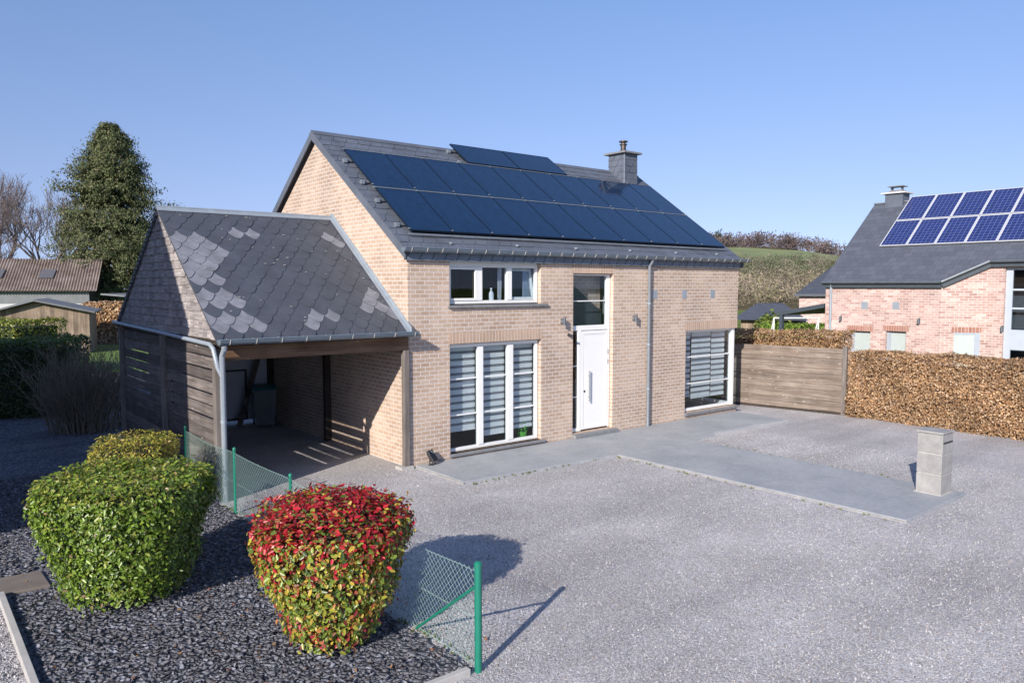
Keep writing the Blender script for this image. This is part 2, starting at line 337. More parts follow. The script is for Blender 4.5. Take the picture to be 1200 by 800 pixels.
def slates(mb, O, U, V, L, S, w, e, shape, pick=lambda a, b: 0, lift=.010, skip=lambda a, b: False, th=.006):
    O = Vector(O); U = Vector(U).normalized(); V = Vector(V).normalized(); N = U.cross(V)
    if N.z < 0: N = -N
    rows = int(math.ceil(S/e))
    for r in range(rows):
        b0 = r*e; off = (r % 2)*w/2
        for c in range(-1, int(L/w)+2):
            a0 = c*w+off; 
            if skip(a0, b0): continue
            j = random.uniform(-.006, .006); jl = random.uniform(-.003, .004)
            if shape == 'scallop':
                pts = [(w/2*f*.955, e*.86*abs(f)**1.75) for f in (-1, -.8, -.6, -.4, -.2, 0, .2, .4, .6, .8, 1)]+[(w/2-.003, e*1.3), (w*.1, e*1.98), (-w*.1, e*1.98), (-w/2+.003, e*1.3)]
            elif shape == 'skew':
                pts = [(-w/2-.09+.003, 0), (w/2-.09-.05, 0), (w/2-.09-.003, .03), (w/2+.02-.003, e*1.1), (-w/2+.02+.003, e*1.1)]
            else:
                pts = [(-w/2+.003, 0), (w/2-.003, 0), (w/2-.003, e*1.1), (-w/2+.003, e*1.1)]
            P = []
            for x, y in pts:
                x = min(max(a0+x, 0), L); y2 = min(b0+y+j, S); P.append((x, y2))
            if max(p[0] for p in P)-min(p[0] for p in P) < .02: continue
            top = e*(2.0 if shape == 'scallop' else 1.1)
            def h(y): return lift*(1-min(max((y-b0)/top, 0), 1))+.004+jl
            A = [O+U*x+V*y+N*h(y) for x, y in P]; B = [p-N*th for p in A]; n = len(A)
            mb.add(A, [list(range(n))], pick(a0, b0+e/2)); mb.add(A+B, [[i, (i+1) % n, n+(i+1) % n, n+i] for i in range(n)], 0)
def leaves(P, N, size, C, aspect=.5, spread=.9, fold=.18, droop=0.):
    """P positions, N outward normals, size per leaf, C colours -> folded six-vertex leaves"""
    n = len(P); N = N/np.linalg.norm(N, axis=1, keepdims=True)
    d = rng.normal(size=(n, 3)); d -= (d*N).sum(1, keepdims=True)*N*(1-.35); d[:, 2] -= droop; d /= np.linalg.norm(d, axis=1, keepdims=True)
    nn = N+rng.normal(size=(n, 3))*spread*.5; s = np.cross(d, nn); s /= np.linalg.norm(s, axis=1, keepdims=True); up = np.cross(s, d)
    sz = size[:, None]; hw = sz*aspect*.5
    pts = np.stack([P, P+d*sz*.3+s*hw+up*hw*fold*2, P+d*sz*.72+s*hw*.8+up*hw*fold*2, P+d*sz, P+d*sz*.72-s*hw*.8+up*hw*fold*2, P+d*sz*.3-s*hw+up*hw*fold*2], 1)
    V = pts.reshape(-1, 3); b = np.arange(n)[:, None]*6
    F = np.concatenate([b+np.array([[0, 1, 2, 3]]), b+np.array([[0, 3, 4, 5]])], 1).reshape(-1, 4)
    return V, F, np.repeat(C, 6, 0)
def pickcol(n, cols, p=None, var=.2):
    c = np.array(cols)[rng.choice(len(cols), n, p=p)]; return np.clip(c*rng.uniform(1-var, 1+var, (n, 1)), 0, 1)
def superr(th, R_, q=2.0): return R_/((np.abs(np.cos(th))**q+np.abs(np.sin(th))**q)**(1/q))
def lump(P, s, amp, seed=0):     # cheap smooth 3-d noise
    r = np.random.default_rng(seed); o = np.zeros(len(P))
    for k in range(7):
        w = r.normal(size=3)*s*(1+k*.35); o += np.sin(P@w+r.uniform(0, 6.28))/(1+k*.4)
    return o*amp/2.6
def pot_shrub(name, label, loc, rz, rt, rb, h, q, n, lsize, colf, mat, dome=0, cat='shrub', z0=.08):
    """clipped shrub, wider at the top than at the foot"""
    t = thing(name, label, cat, loc, rz)
    def surf(k):
        # share of top surface
        at = 1.0; top = rng.random(k) < .27
        th = rng.uniform(0, 2*np.pi, k); v = rng.random(k)**.8; rr = np.sqrt(rng.random(k))
        R_ = superr(th, 1.0, q); ra = rb+(rt-rb)*np.minimum(1, (v/.80))**.85
        rad = np.where(top, rr*rt*R_, ra*R_); z = np.where(top, h-.045*(rr**8)-dome*rr**2.5, z0+(h-.12-dome*.9-z0)*v)
        P = np.c_[rad*np.cos(th), rad*np.sin(th), z]
        N = np.where(top[:, None], np.c_[.2*np.cos(th), .2*np.sin(th), np.ones(k)], np.c_[np.cos(th), np.sin(th), -.12+.9*np.maximum(0, v-.85)*4])
        l = lump(P, 3.2, .055, 3)+lump(P, 8, .03, 5); P[:, :2] *= (1+(l/np.maximum(rad, .3)))[:, None]; P[:, 2] += np.where(top, l*.45, 0)
        P += N/np.linalg.norm(N, axis=1, keepdims=True)*((rng.random(k) < .06)*rng.random(k)*.07)[:, None]
        P -= N/np.linalg.norm(N, axis=1, keepdims=True)*(rng.random(k)**1.4*.17)[:, None]
        return P, N
    P, N = surf(n); C = colf(P, h); V, F, CC = leaves(P, N+np.array([0, 0, .35]), rng.uniform(.5, 1.3, n)*lsize, C)
    np_mesh('foliage', V, F, mat, t, CC)
    b = MB()
    for i in range(14):
        a = rng.uniform(0, 6.28); r1 = rng.uniform(.02, rb*.35); b.tube([(r1*math.cos(a), r1*math.sin(a), -.02), (r1*2*math.cos(a+.3), r1*2*math.sin(a+.3), .35), (rt*.6*math.cos(a), rt*.6*math.sin(a), h*.75)], [.02, .014, .006], 5)
    # dense inner twig mass
    rings = 9; nn = 18
    for k in range(rings-1):
        pass
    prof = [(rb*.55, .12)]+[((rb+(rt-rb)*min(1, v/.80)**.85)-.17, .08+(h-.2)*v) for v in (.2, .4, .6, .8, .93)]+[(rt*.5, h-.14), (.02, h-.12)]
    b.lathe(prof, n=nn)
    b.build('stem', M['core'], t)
    return t
def hedge(name, label, loc, rz, L, D, H, n, lsize, cols, mat, p=None, taper=0, seed=1, droop=.0, group=None, rag=.07, sunlit_topcols=None, cat='hedge', aspect=.6, endh=None):
    """clipped hedge, local x along its length, y depth away, z up"""
    t = thing(name, label, cat, loc, rz, group)
    A = np.array([L*H, L*H, L*D*1.15, D*H, D*H]); k = rng.choice(5, n, p=A/A.sum()); u = rng.random(n); v = rng.random(n)
    X = np.where(k < 3, u*L, np.where(k == 3, 0, L)); Y = np.where(k == 0, 0, np.where(k == 1, D, np.where(k == 2, v*D, u*D))); Z = np.where(k == 2, H, v*H)
    if endh: Z = Z*(1+(endh/H-1)*(X/L))
    P = np.c_[X, Y, Z]; N = np.array([[0, -1, .15], [0, 1, .15], [0, 0, 1], [-1, 0, .1], [1, 0, .1]])[k].astype(float)
    l = lump(P, 1.6, rag, seed)+lump(P, 5, rag*.5, seed+1); P += N*(l-rng.random(n)**2*.16)[:, None]; P[:, 2] = np.maximum(P[:, 2], .03)
    C = pickcol(n, cols, p, .25)
    if sunlit_topcols is not None:
        tt = k == 2; C[tt] = pickcol(int(tt.sum()), sunlit_topcols, None, .2)
    C = np.clip(C*(1+lump(P, 2.2, .22, seed+5)+lump(P, 9, .15, seed+6))[:, None], .01, 1)
    V, F, CC = leaves(P, N, rng.uniform(.6, 1.3, n)*lsize, C, aspect, 1.2, .2, droop)
    np_mesh('foliage', V, F, mat, t, CC)
    b = MB(); h2 = (endh or H)
    b.prism([(.27, .29, .02), (L-.27, .29, .02), (L-.27, .29, h2-.27), (.27, .29, H-.27)], (0, D-.58, 0)); 
    for i in range(int(L/.5)):
        x = .25+i*.5; b.tube([(x, .1, 0), (x+.05, .06, H*.5), (x-.03, .08, H*.9)], [.018, .012, .006], 4)
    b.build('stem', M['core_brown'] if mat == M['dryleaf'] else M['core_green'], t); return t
def bare_tree(name, label, loc, H, seed, levels=6, spread=.5, mat=None, r0=None, group=None, cat='tree', kids=3, fine=.012, trunkfrac=.3):
    rd = random.Random(seed); t = thing(name, label, cat, loc, 0, group); tr = MB(); cr = MB()
    def grow(p, d, L, r, lv):
        n = 2 if lv > 2 else 3; q = Vector(p); pts = [q.copy()]; dd = d.copy()
        for i in range(n):
            dd = (dd+Vector((rd.gauss(0, .10), rd.gauss(0, .10), rd.gauss(.05, .06)))).normalized(); q = q+dd*L/n; pts.append(q.copy())
        (tr if lv == 0 else cr).tube(pts, [r*(1-.35*i/n) for i in range(n+1)], 6 if lv == 0 else (4 if lv < 3 else 3), 0, lv == 0)
        if lv >= levels: return
        for k in range(kids+(1 if lv == 0 else 0)+(rd.random() < .4)):
            f = rd.uniform(.35, 1) if k else 1; s = pts[0].lerp(pts[-1], f) if f < 1 else pts[-1]
            az = rd.uniform(0, 6.28); x = Vector((math.cos(az), math.sin(az), 0)); x = (x-dd*x.dot(dd)).normalized()
            nd = (dd+x*rd.uniform(spread*.5, spread*1.4)+Vector((0, 0, .18))).normalized()
            grow(s, nd, L*rd.uniform(.6, .82), max(r*rd.uniform(.45, .6), fine), lv+1)
    grow((0, 0, -.1), Vector((0, 0, 1)), H*trunkfrac, r0 or H*.018, 0)
    tr.build('trunk', mat or M['twig'], t, smooth=True); cr.build('crown', mat or M['twig'], t, fix=False); return t
def tree_crown(t, P, size, cols, mat, p=None, name='crown', aspect=.6):
    n = len(P); N = P-P.mean(0); N[:, 2] += 2; V, F, CC = leaves(P, N, rng.uniform(.6, 1.3, n)*size, pickcol(n, cols, p, .3), aspect, 2, .2, .3)
    return np_mesh(name, V, F, mat, t, CC)

# a frame looking along the camera's heading, for the country behind
CX, CY, FW, RT = -8.055, -13.216, (.630, .7765), (.7765, -.630)
FR = -0.6817
def F(lat, dep, z=0): return (CX+FW[0]*dep+RT[0]*lat, CY+FW[1]*dep+RT[1]*lat, z)

# ================================================================== SETTING
def hill_h(lat, dep):
    k = min(max((dep-120)/360, 0), 1); k = k**1.5
    e = min(max((lat-160)/90, 0), 1); e = e*e*(3-2*e); w = min(max((lat+60)/160, 0), 1); w = w*w*(3-2*w)
    return k*(28-22*e)*w-.03
def grid_sheet(name, mat, l0, l1, nl, d0, d1, nd, dz=0, hf=hill_h, geo=1.0):
    b = MB(); vs = []
    for j in range(nd+1):
        dep = d0+(d1-d0)*(j/nd)**geo
        for i in range(nl+1):
            lat = l0+(l1-l0)*i/nl; vs.append(F(lat, dep, hf(lat, dep)+dz))
    b.add(vs, [(j*(nl+1)+i, j*(nl+1)+i+1, (j+1)*(nl+1)+i+1, (j+1)*(nl+1)+i) for j in range(nd) for i in range(nl)])
    o = b.build(name, mat, fix=False, smooth=True); tag(o, kind='structure'); return o
g = MB(); g.add([(-900, -900, -.03), (900, -900, -.03), (900, 900, -.03), (-900, 900, -.03)], [(0, 1, 2, 3)])
tag(g.build('ground', M['meadow']), kind='structure')
grid_sheet('hill', M['hill'], -60, 420, 60, 118, 760, 60, .004)
# gravel drive
dr = MB(); dr.add([(-30, -30, 0), (12.95, -30, 0), (12.95, 1.2, 0), (11.1, 9, 0), (-5.0, 9.5, 0), (-30, 14, 0)], [(0, 1, 2, 3, 4, 5)])
tag(dr.build('gravel_drive', M['gravel']), kind='structure')
sb = MB(); sb.add([(-7.12, -7.45, .006), (-3.86, -7.45, .006), (-3.86, -1.15, .006), (-3.9, 7.2, .006), F(-9.6, 20, .006), F(-14.6, 32.5, .006), F(-34, 32.5, .006), (-12, -1.9, .006), (-7.12, -1.9, .006)], [tuple(range(9))])
tag(sb.build('slate_bed', M['slatebed']), kind='structure')
# concrete slab along the facade and the path towards the street
pt = MB()
pt.prism([(.12, -.02, -.02), (.12, -1.72, -.02), (4.05, -1.93, -.02), (4.08, -7.98, -.02), (6.55, -7.92, -.02), (6.62, -1.90, -.02), (7.55, -1.86, -.02), (7.75, -1.66, -.02), (8.9, -1.72, -.02), (10.85, -1.88, -.02), (10.95, -.02, -.02)], (0, 0, .065))
tag(pt.build('path', M['concrete'], bevel=.008), kind='structure')
ed = MB(); ed.bar((.095, -.05, -.012), (.095, -1.75, -.012), .03, .09); ed.bar((4.032, -1.96, -.014), (4.062, -8.0, -.014), .022, .09)
tag(ed.build('path_edging', plain('worn_edging', (.29,.285,.285), .85, 0, .2, 5, .3), bevel=.004), kind='structure')

# loose slate chips and gravel stones
def chips(name, n, reg, smin, smax, flat, cols, mat, z=.008, keep=None):
    x = rng.uniform(reg[0], reg[1], n); y = rng.uniform(reg[2], reg[3], n)
    if keep is not None: k = keep(x, y); x = x[k]; y = y[k]; n = len(x)
    s = rng.uniform(smin, smax, n)*rng.uniform(.7, 1.2, n); a = rng.uniform(0, 6.28, n); asp = rng.uniform(.45, .95, n); h = s*flat*rng.uniform(.6, 1.3, n)
    tilt = rng.normal(0, .17, (n, 2)); m_ = 5
    th = np.linspace(0, 2*np.pi, m_, endpoint=False)[None]+rng.uniform(-.35, .35, (n, m_)); rr = rng.uniform(.75, 1.1, (n, m_))
    lx = np.cos(th)*rr*s[:, None]*.5; ly = np.sin(th)*rr*s[:, None]*.5*asp[:, None]
    ca, sa = np.cos(a)[:, None], np.sin(a)[:, None]; gx = lx*ca-ly*sa; gy = lx*sa+ly*ca
    tz = gx*tilt[:, :1]+gy*tilt[:, 1:]
    zb = z+s*.12*rng.random(n)
    top = np.stack([gx*.82+x[:, None], gy*.82+y[:, None], (zb+h)[:, None]+tz], 2); bot = np.stack([gx+x[:, None], gy+y[:, None], zb[:, None]+tz-.004], 2)
    V = np.concatenate([top, bot], 1).reshape(-1, 3); b = np.arange(n)[:, None]*10
    Ft = np.concatenate([b+np.array([[0, 1, 2, 3]]), b+np.array([[0, 3, 4, 4]])], 1)
    side = [[i, (i+1) % 5, 5+(i+1) % 5, 5+i] for i in range(5)]
    me = bpy.data.meshes.new(name)
    V = V.astype(np.float32); me.vertices.add(len(V)); me.vertices.foreach_set('co', V.ravel())
    base = np.array([0, 1, 2, 3, 4]+[q for f in side for q in f]); L = (b+base[None]).ravel().astype(np.int32)
    me.loops.add(len(L)); me.loops.foreach_set('vertex_index', L)
    tot = np.tile(np.array([5]+[4]*5), n).astype(np.int32); st = np.concatenate([[0], np.cumsum(tot)[:-1]]).astype(np.int32)
    me.polygons.add(len(tot)); me.polygons.foreach_set('loop_start', st); me.polygons.foreach_set('loop_total', tot)
    C = np.repeat(pickcol(n, cols, None, .3), 10, 0); at = me.color_attributes.new('Col', 'FLOAT_COLOR', 'POINT'); at.data.foreach_set('color', np.c_[C, np.ones(len(C))].astype(np.float32).ravel())
    me.materials.append(mat); me.update(calc_edges=True)
    o = bpy.data.objects.new(name, me); col.objects.link(o); return o
SC = [(.072,.075,.092), (.10,.105,.125), (.13,.135,.16), (.16,.165,.20), (.10,.095,.105)]
tag(chips('slate_chips', 52000, (-8.2, -3.88, -7.42, 4.0), .035, .115, .13, SC, M['chip'],
          keep=lambda x, y: ((x > -7.06) | (y > -1.9)) & (rng.random(len(x)) < np.clip(1.15-(y+7.4)/14, .3, 1)) & ~((x > -7.3) & (x < -6.62) & (y > -2.66) & (y < -1.82))),
    'dark grey slate chips spread round the clipped shrubs', 'slate chips', kind='stuff')
GC = [(.27,.26,.265), (.39,.375,.38), (.48,.465,.47), (.60,.58,.585), (.38,.34,.31)]
inpath = lambda x, y: ((x > .0) & (x < 11) & (y > -1.98)) | ((x > 3.93) & (x < 6.64) & (y > -8.06))
tag(chips('gravel_stones', 150000, (-3.84, 9, -11.5, -.02), .008, .020, .5, GC, M['stonechip'], z=.001,
          keep=lambda x, y: ~inpath(x, y) & (rng.random(len(x)) < np.clip(6.5/((x-CX)*FW[0]+(y-CY)*FW[1])*1.1-.1, .12, 1))),
    'loose grey gravel stones scattered over the drive', 'gravel', kind='stuff')
tag(chips('kerbside_gravel', 9000, (-9, -7.22, -6.5, -2.0), .012, .028, .5, [(.30,.29,.30), (.45,.44,.44), (.62,.60,.59), (.20,.19,.20)], M['stonechip'], z=.001),
    'pale gravel left of the concrete kerb', 'gravel', kind='stuff')

# ================================================================== MAIN HOUSE
W, D, HB, SL = 11.10, 8.18, 4.20, .697
RZ = 4.45+SL*4.09
house = thing('brick_house', 'pale brick house with dark solar panels on its slate roof, in the middle', 'house')
OPS = [(1.0, 3.52, 3.27, 4.2), (1.0, 3.53, .14, 2.46), (4.53, 5.90, .14, 3.97), (8.75, 11.1, .20, 2.46)]
wb = MB(); wall_grid(wb, 'y', 0, .3, 0, W, -.1, HB, OPS)
wall_grid(wb, 'x', .0, .3, .3, D, -.1, HB, []); wall_grid(wb, 'x', W-.3, .3, .3, D, -.1, HB, [(.3, 1.4, .2, 2.46)])
wall_grid(wb, 'y', D-.3, .3, .3, W-.3, -.1, HB, [])
for x in (0, W-.3): wb.prism([(x, 0, HB), (x, D, HB), (x, D/2, 4.2+SL*4.09)], (.3, 0, 0))
wall = wb.build('wall', M['brick'], house)
# interior
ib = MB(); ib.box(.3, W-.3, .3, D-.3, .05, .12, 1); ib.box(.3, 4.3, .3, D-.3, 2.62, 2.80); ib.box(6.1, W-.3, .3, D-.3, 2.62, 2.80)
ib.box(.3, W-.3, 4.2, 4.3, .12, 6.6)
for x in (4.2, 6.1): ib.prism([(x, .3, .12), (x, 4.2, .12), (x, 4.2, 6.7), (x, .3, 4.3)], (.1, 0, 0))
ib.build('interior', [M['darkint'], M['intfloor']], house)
sb_ = MB(); sb_.box(4.53, 5.90, .46, .52, 2.5, 4.15); sb_.build('reflection_brick', M['brick'], house)  # brick sheet added close behind the pane to imitate its reflection
sb_ = MB(); sb_.prism([(4.54, .40, 2.55), (4.54, .40, 3.86), (4.75, .40, 3.80), (5.75, .40, 3.12), (5.89, .40, 3.08), (5.89, .40, 2.55)], (0, .04, 0)); sb_.build('reflection_panel', M['darkframe'], house)  # dark slanted sheet added for the diagonal in that reflection
# lintels
for n_, (a, b, z) in enumerate([(.98, 3.56, 2.462), (4.5, 5.93, 3.972), (8.72, 11.1, 2.462)]):
    lb = MB(); lb.box(a, b, -.004, .25, z, z+.235); lb.build('lintel', M['soldier'], house)
# roof
ov = .1
def roof_slab(mb, x0, x1, ya, za, yb, zb, t=.07, m=0):
    mb.prism([(x0, ya, za), (x0, yb, zb), (x0, yb, zb-t), (x0, ya, za-t)], (x1-x0, 0, 0), m)
rb_ = MB(); roof_slab(rb_, -ov, W+ov, -.06, 4.45-SL*.06, 4.09, RZ); roof_slab(rb_, -ov, W+ov, D+.06, 4.45-SL*.06, 4.09, RZ)
roof = rb_.build('roof', M['slate2'], house)
cs = math.sqrt(1+SL*SL)
s_ = MB()
slates(s_, (-ov, -.08, 4.45-SL*.08), (1, 0, 0), (0, 1, SL), W+2*ov, 4.17*cs, .33, .26, 'skew')
slates(s_, (-ov, D+.08, 4.45-SL*.08), (1, 0, 0), (0, -1, SL), W+2*ov, 4.17*cs, .33, .26, 'skew')
s_.build('slates', M['slate2'], roof, fix=False)
# ridge, verge boards, soffit band
b = MB(); 
for sgn, yy in ((-1, 4.09), (1, 4.09)): b.prism([(-ov-.01, yy, RZ+.035), (-ov-.01, yy+sgn*.13, RZ+.035-.13*SL), (-ov-.01, yy+sgn*.13, RZ+.02-.13*SL), (-ov-.01, yy, RZ+.02)], (W+2*ov+.02, 0, 0))
b.build('ridge_cap', M['slate2'], roof)
b = MB()
for x in (-ov-.015, W+ov-.01):
    for ya, yb in ((-.09, 4.09), (D+.09, 4.09)):
        za, zb = 4.45-SL*.09, RZ
        b = MB(); b.prism([(x, ya, za+.012), (x, yb, zb+.012), (x, yb, zb-.19), (x, ya, za-.19)], (.025, 0, 0)); b.build('verge_board', M['slate2'], roof)
for y0, y1 in ((-.07, -.004), (D+.004, D+.07)): b = MB(); b.box(-.085, W+.085, y0, y1, 4.185, 4.40); b.build('fascia', M['slate'], roof)
s_ = MB()
for i in range(38):
    x = -.08+i*.30; p = [(x+.005, -.074, 4.18), (x+.285, -.074, 4.18), (min(x+.40, W+.08), -.074, 4.385), (min(x+.12, W+.07), -.074, 4.385)]
    if x+.29 < W+.08: s_.prism(p, (0, -.009, 0))
s_.build('fascia_slates', M['fascia'], roof)
# gutter (half round) with brackets
def gutter(mb, a, b_, r, n=8, t=.008):
    a = Vector(a); b_ = Vector(b_); d = (b_-a).normalized(); side = d.cross(Vector((0, 0, 1))).normalized()
    pr = [(r*math.cos(t_), -r*math.sin(t_)) for t_ in [math.pi*k/n for k in range(n+1)]]; pi = [((r-t)*math.cos(t_), -(r-t)*math.sin(t_)) for t_ in [math.pi*k/n for k in range(n+1)]]
    poly = [a+side*x+Vector((0, 0, z)) for x, z in pr+pi[::-1]]
    N_ = len(poly); off = b_-a; v = poly+[p+off for p in poly]; mb.add(v, [[i, (i+1) % N_, N_+(i+1) % N_, N_+i] for i in range(N_)])
    for c in (a, b_): mb.add([c+side*x+Vector((0, 0, z)) for x, z in pr], [list(range(n+1))])
    mb.tube([a+side*(r if side.y < 0 or True else -r), b_+side*r], .011, 6)
    return side
gb = MB(); gutter(gb, (-.2, -.175, 4.425), (W+.2, -.175, 4.425), .09); gu = gb.build('gutter', M['gutter_zinc'], house, smooth='auto')
def hook(x, y, z, r, parent): b = MB(); b.tube([(x, y+r*math.cos(t_), z-r*math.sin(t_)) for t_ in [math.pi*k/8 for k in range(9)][::-1]], .0085, 5); b.build('bracket', M['edging'], parent)
for i in range(32): hook(-.05+i*.362, -.175, 4.43, .095, gu)
b = MB(); b.tube([(7.15, -.16, 4.37), (7.15, -.16, 4.30), (7.15, -.075, 4.18), (7.15, -.075, .02)], .045, 12)
dp = b.build('downpipe', M['zinc'], house, smooth='auto'); 
for z in (3.2, 2.15, 1.0): b = MB(); b.tube([(7.15, -.075, z), (7.15, -.075, z+.04)], .051, 12); b.box(7.13, 7.17, -.04, 0, z, z+.04); b.build('pipe_clip', M['zinc_light'], dp)
# chimney
b = MB(); b.box(9.98, 10.56, 3.45, 4.12, 6.5, 7.80); ch = b.build('chimney', M['slate2'], roof)
s_ = MB()
slates(s_, (9.975, 4.12, 6.62), (0, -1, 0), (0, 0, 1), .67, 1.17, .30, .2, 'skew', lift=.012); 
slates(s_, (9.98, 3.445, 6.62), (1, 0, 0), (0, 0, 1), .58, 1.17, .30, .2, 'skew', lift=.012)
s_.build('slates', M['slate2'], roof, fix=True)
b = MB(); b.box(9.86, 10.68, 3.33, 4.24, 7.80, 7.86); b.build('chimney_cap', M['stone'], roof, bevel=.01)
b = MB(); b.tube([(9.975, 3.445, 6.85), (9.975, 3.445, 7.8)], .02, 6); b.box(9.9, 10.62, 3.2, 3.44, 6.80, 6.815, M=None); b.build('chimney_flashing', M['zinc'], roof)
b = MB(); b.lathe([(.11, 0), (.11, .08), (.085, .10), (.085, .24), (.12, .25), (.12, .28), (.07, .285), (.07, .33), (.14, .34), (.14, .37), (.02, .40)], (10.25, 3.75, 7.86), 16)
b.build('chimney_pot', plain('flue', (.10,.08,.07), .4, .6), roof, smooth='auto')
# roof vent tiles / snow hooks
for x, y in ((1.1, .12), (2.9, .13), (4.7, .12), (6.6, .13), (8.4, .12), (10.2, .13)): b = MB(); b.box(x, x+.03, y-.05, y+.03, 4.45+SL*y+.01, 4.45+SL*y+.045); b.build('roof_hook', M['zinc_light'], roof)
# solar panels
def pv_panel(name, parent, w, h, glass, frame, loc, rot, label=None, q=.014):
    gbx = MB(); gbx.box(q-.002, w-q+.002, q-.002, h-q+.002, .004, .034); o = gbx.build(name, glass, parent); o.location = loc; o.rotation_euler = rot
    fb = MB(); fb.box(0, w, 0, q, 0, .038); fb.box(0, w, h-q, h, 0, .038); fb.box(0, q, q, h-q, 0, .038); fb.box(w-q, w, q, h-q, 0, .038)
    fb.build('frame', frame, o); return o
def copy_panel(o, parent, loc, rot=None):
    c = o.copy(); col.objects.link(c); c.parent = parent; c.location = loc
    if rot: c.rotation_euler = rot
    for k in [x for x in bpy.data.objects if x.parent == o]:
        d = k.copy(); col.objects.link(d); d.parent = c
    return c
pvf = plain('panel_frame', (.012,.025,.05), .45, .5)
th = math.atan(SL); slope = lambda y, off: (4.45+SL*y)+off
first = None
for r_, y0 in ((0, .30), (1, 1.755)):
    for i in range(10):
        loc = (.25+i*1.06, y0, slope(y0, .12))
        if first is None: first = pv_panel('solar_panel', house, 1.052, 1.73, M['pv'], pvf, loc, (th, 0, 0))
        else: copy_panel(first, house, loc)
w2 = None
for i in range(2):
    loc = (3.80+i*1.76, 3.205, slope(3.205, .15))
    w2 = pv_panel('solar_panel', house, 1.74, 1.04, M['pv'], pvf, loc, (th, 0, 0)) if w2 is None else copy_panel(w2, house, loc)
b = MB(); ct = math.cos(th); st_ = math.sin(th)
for y, x0, x1, dz in ((.275, .2, 10.9, -.03), (2.042-.31+.009, .2, 10.9, .03), (3.19, .3, 7.4, .03)):
    z = slope(y, .115); b.bar((x0, y, z+dz), (x1, y, z+dz), .022, .03)
for y, x0, x1 in ((.6, .1, 10.95), (1.4, .1, 10.95), (2.05, .1, 10.95), (2.85, .1, 10.95), (3.4, 3.65, 7.45), (3.9, 3.65, 7.45)):
    b.bar((x0, y, slope(y, .075)), (x1, y, slope(y, .075)), .04, .04)
    b.box(x0-.02, x0+.06, y-.05, y+.05, slope(y, .01), slope(y, .10))
b.build('mounting_rail', M['zinc'], house)
b = MB()
for i in range(11):
    x = .24+i*1.06
    for y in (.30, 1.69, 1.79, 3.13):
        b.box(x-.012, x+.018, y, y+.045, slope(y+.03, .15), slope(y+.03, .172))
b.build('panel_clamp', M['zinc'], house)
# vents in the brickwork
for x in (7.44, 8.66, 9.90):
    b = MB(); b.box(x-.1, x+.1, -.008, .05, 3.34, 3.56); b.build('wall_vent', M['zinc_light'], house)
# ---- windows
def sash(mb, x0, x1, y0, y1, z0, z1, w=.06):
    mb.box(x0, x1, y0, y1, z0, z0+w); mb.box(x0, x1, y0, y1, z1-w, z1); mb.box(x0, x0+w, y0, y1, z0+w, z1-w); mb.box(x1-w, x1, y0, y1, z0+w, z1-w)
def window(x0, x1, z0, z1, mull, yf=.10, hor=(), fw=.07, label=None, right_post=0, split=None, sashes=True, top=.0):
    ww = MB(); ww.box(x0, x1, yf, yf+.08, z0, z0+fw); ww.box(x0, x1, yf, yf+.08, z1-fw-top, z1); ww.box(x0, x0+fw*.35, yf, yf+.08, z0+fw, z1-fw-top); ww.box(x1-fw, x1, yf, yf+.08, z0+fw, z1-fw-top)
    for a, c in mull: ww.box(a, c, yf-.012, yf+.08, z0+fw, z1-fw-top)
    o = ww.build('window', M['white'], house, bevel=.006)
    edges = [x0+fw*.35]+[v for p in mull for v in p]+[x1-fw]; panes = list(zip(edges[::2], edges[1::2]))
    for a, c in panes:
        g_ = MB(); g_.box(a, c, yf+.036, yf+.044, z0+fw, z1-fw-top); g_.build('pane', M['glass'], o)
        if hor:
            for z in hor: h_ = MB(); h_.box(a+.001, c-.001, yf+.02, yf+.034, z-.014, z+.014); h_.build('glazing_bar', M['white'], o)
    return o, panes
def blind(a, c, y, ztop, zbot, parent, ph=0, label=None):
    b = MB(); z = ztop; n = 0; zz = ztop-ph
    b.box(a, c, y-.02, y+.035, ztop-.0, ztop+.06)
    while zz > zbot:
        b.box(a, c, y, y+.004, max(zz-.098, zbot), zz); zz -= .155
    o = b.build('blind', M['blind'], parent)
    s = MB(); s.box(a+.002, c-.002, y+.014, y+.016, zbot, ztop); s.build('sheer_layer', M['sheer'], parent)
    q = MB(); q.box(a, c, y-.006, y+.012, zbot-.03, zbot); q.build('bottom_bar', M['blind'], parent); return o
# french window, lower left
w1, pn = window(1.02, 3.51, .16, 2.44, [(1.80, 1.94), (2.62, 2.78)], hor=(.93, 1.70), fw=.07)
for (a, c), zb_, ph in zip(pn, (.58, .40, .46), (.0, .03, .01)): blind(a-.02, c+.02, .24, 2.38, zb_, w1, ph)
b = MB(); b.box(.96, 3.62, -.06, .10, .085, .14); b.build('sill', M['stone'], w1, bevel=.005)
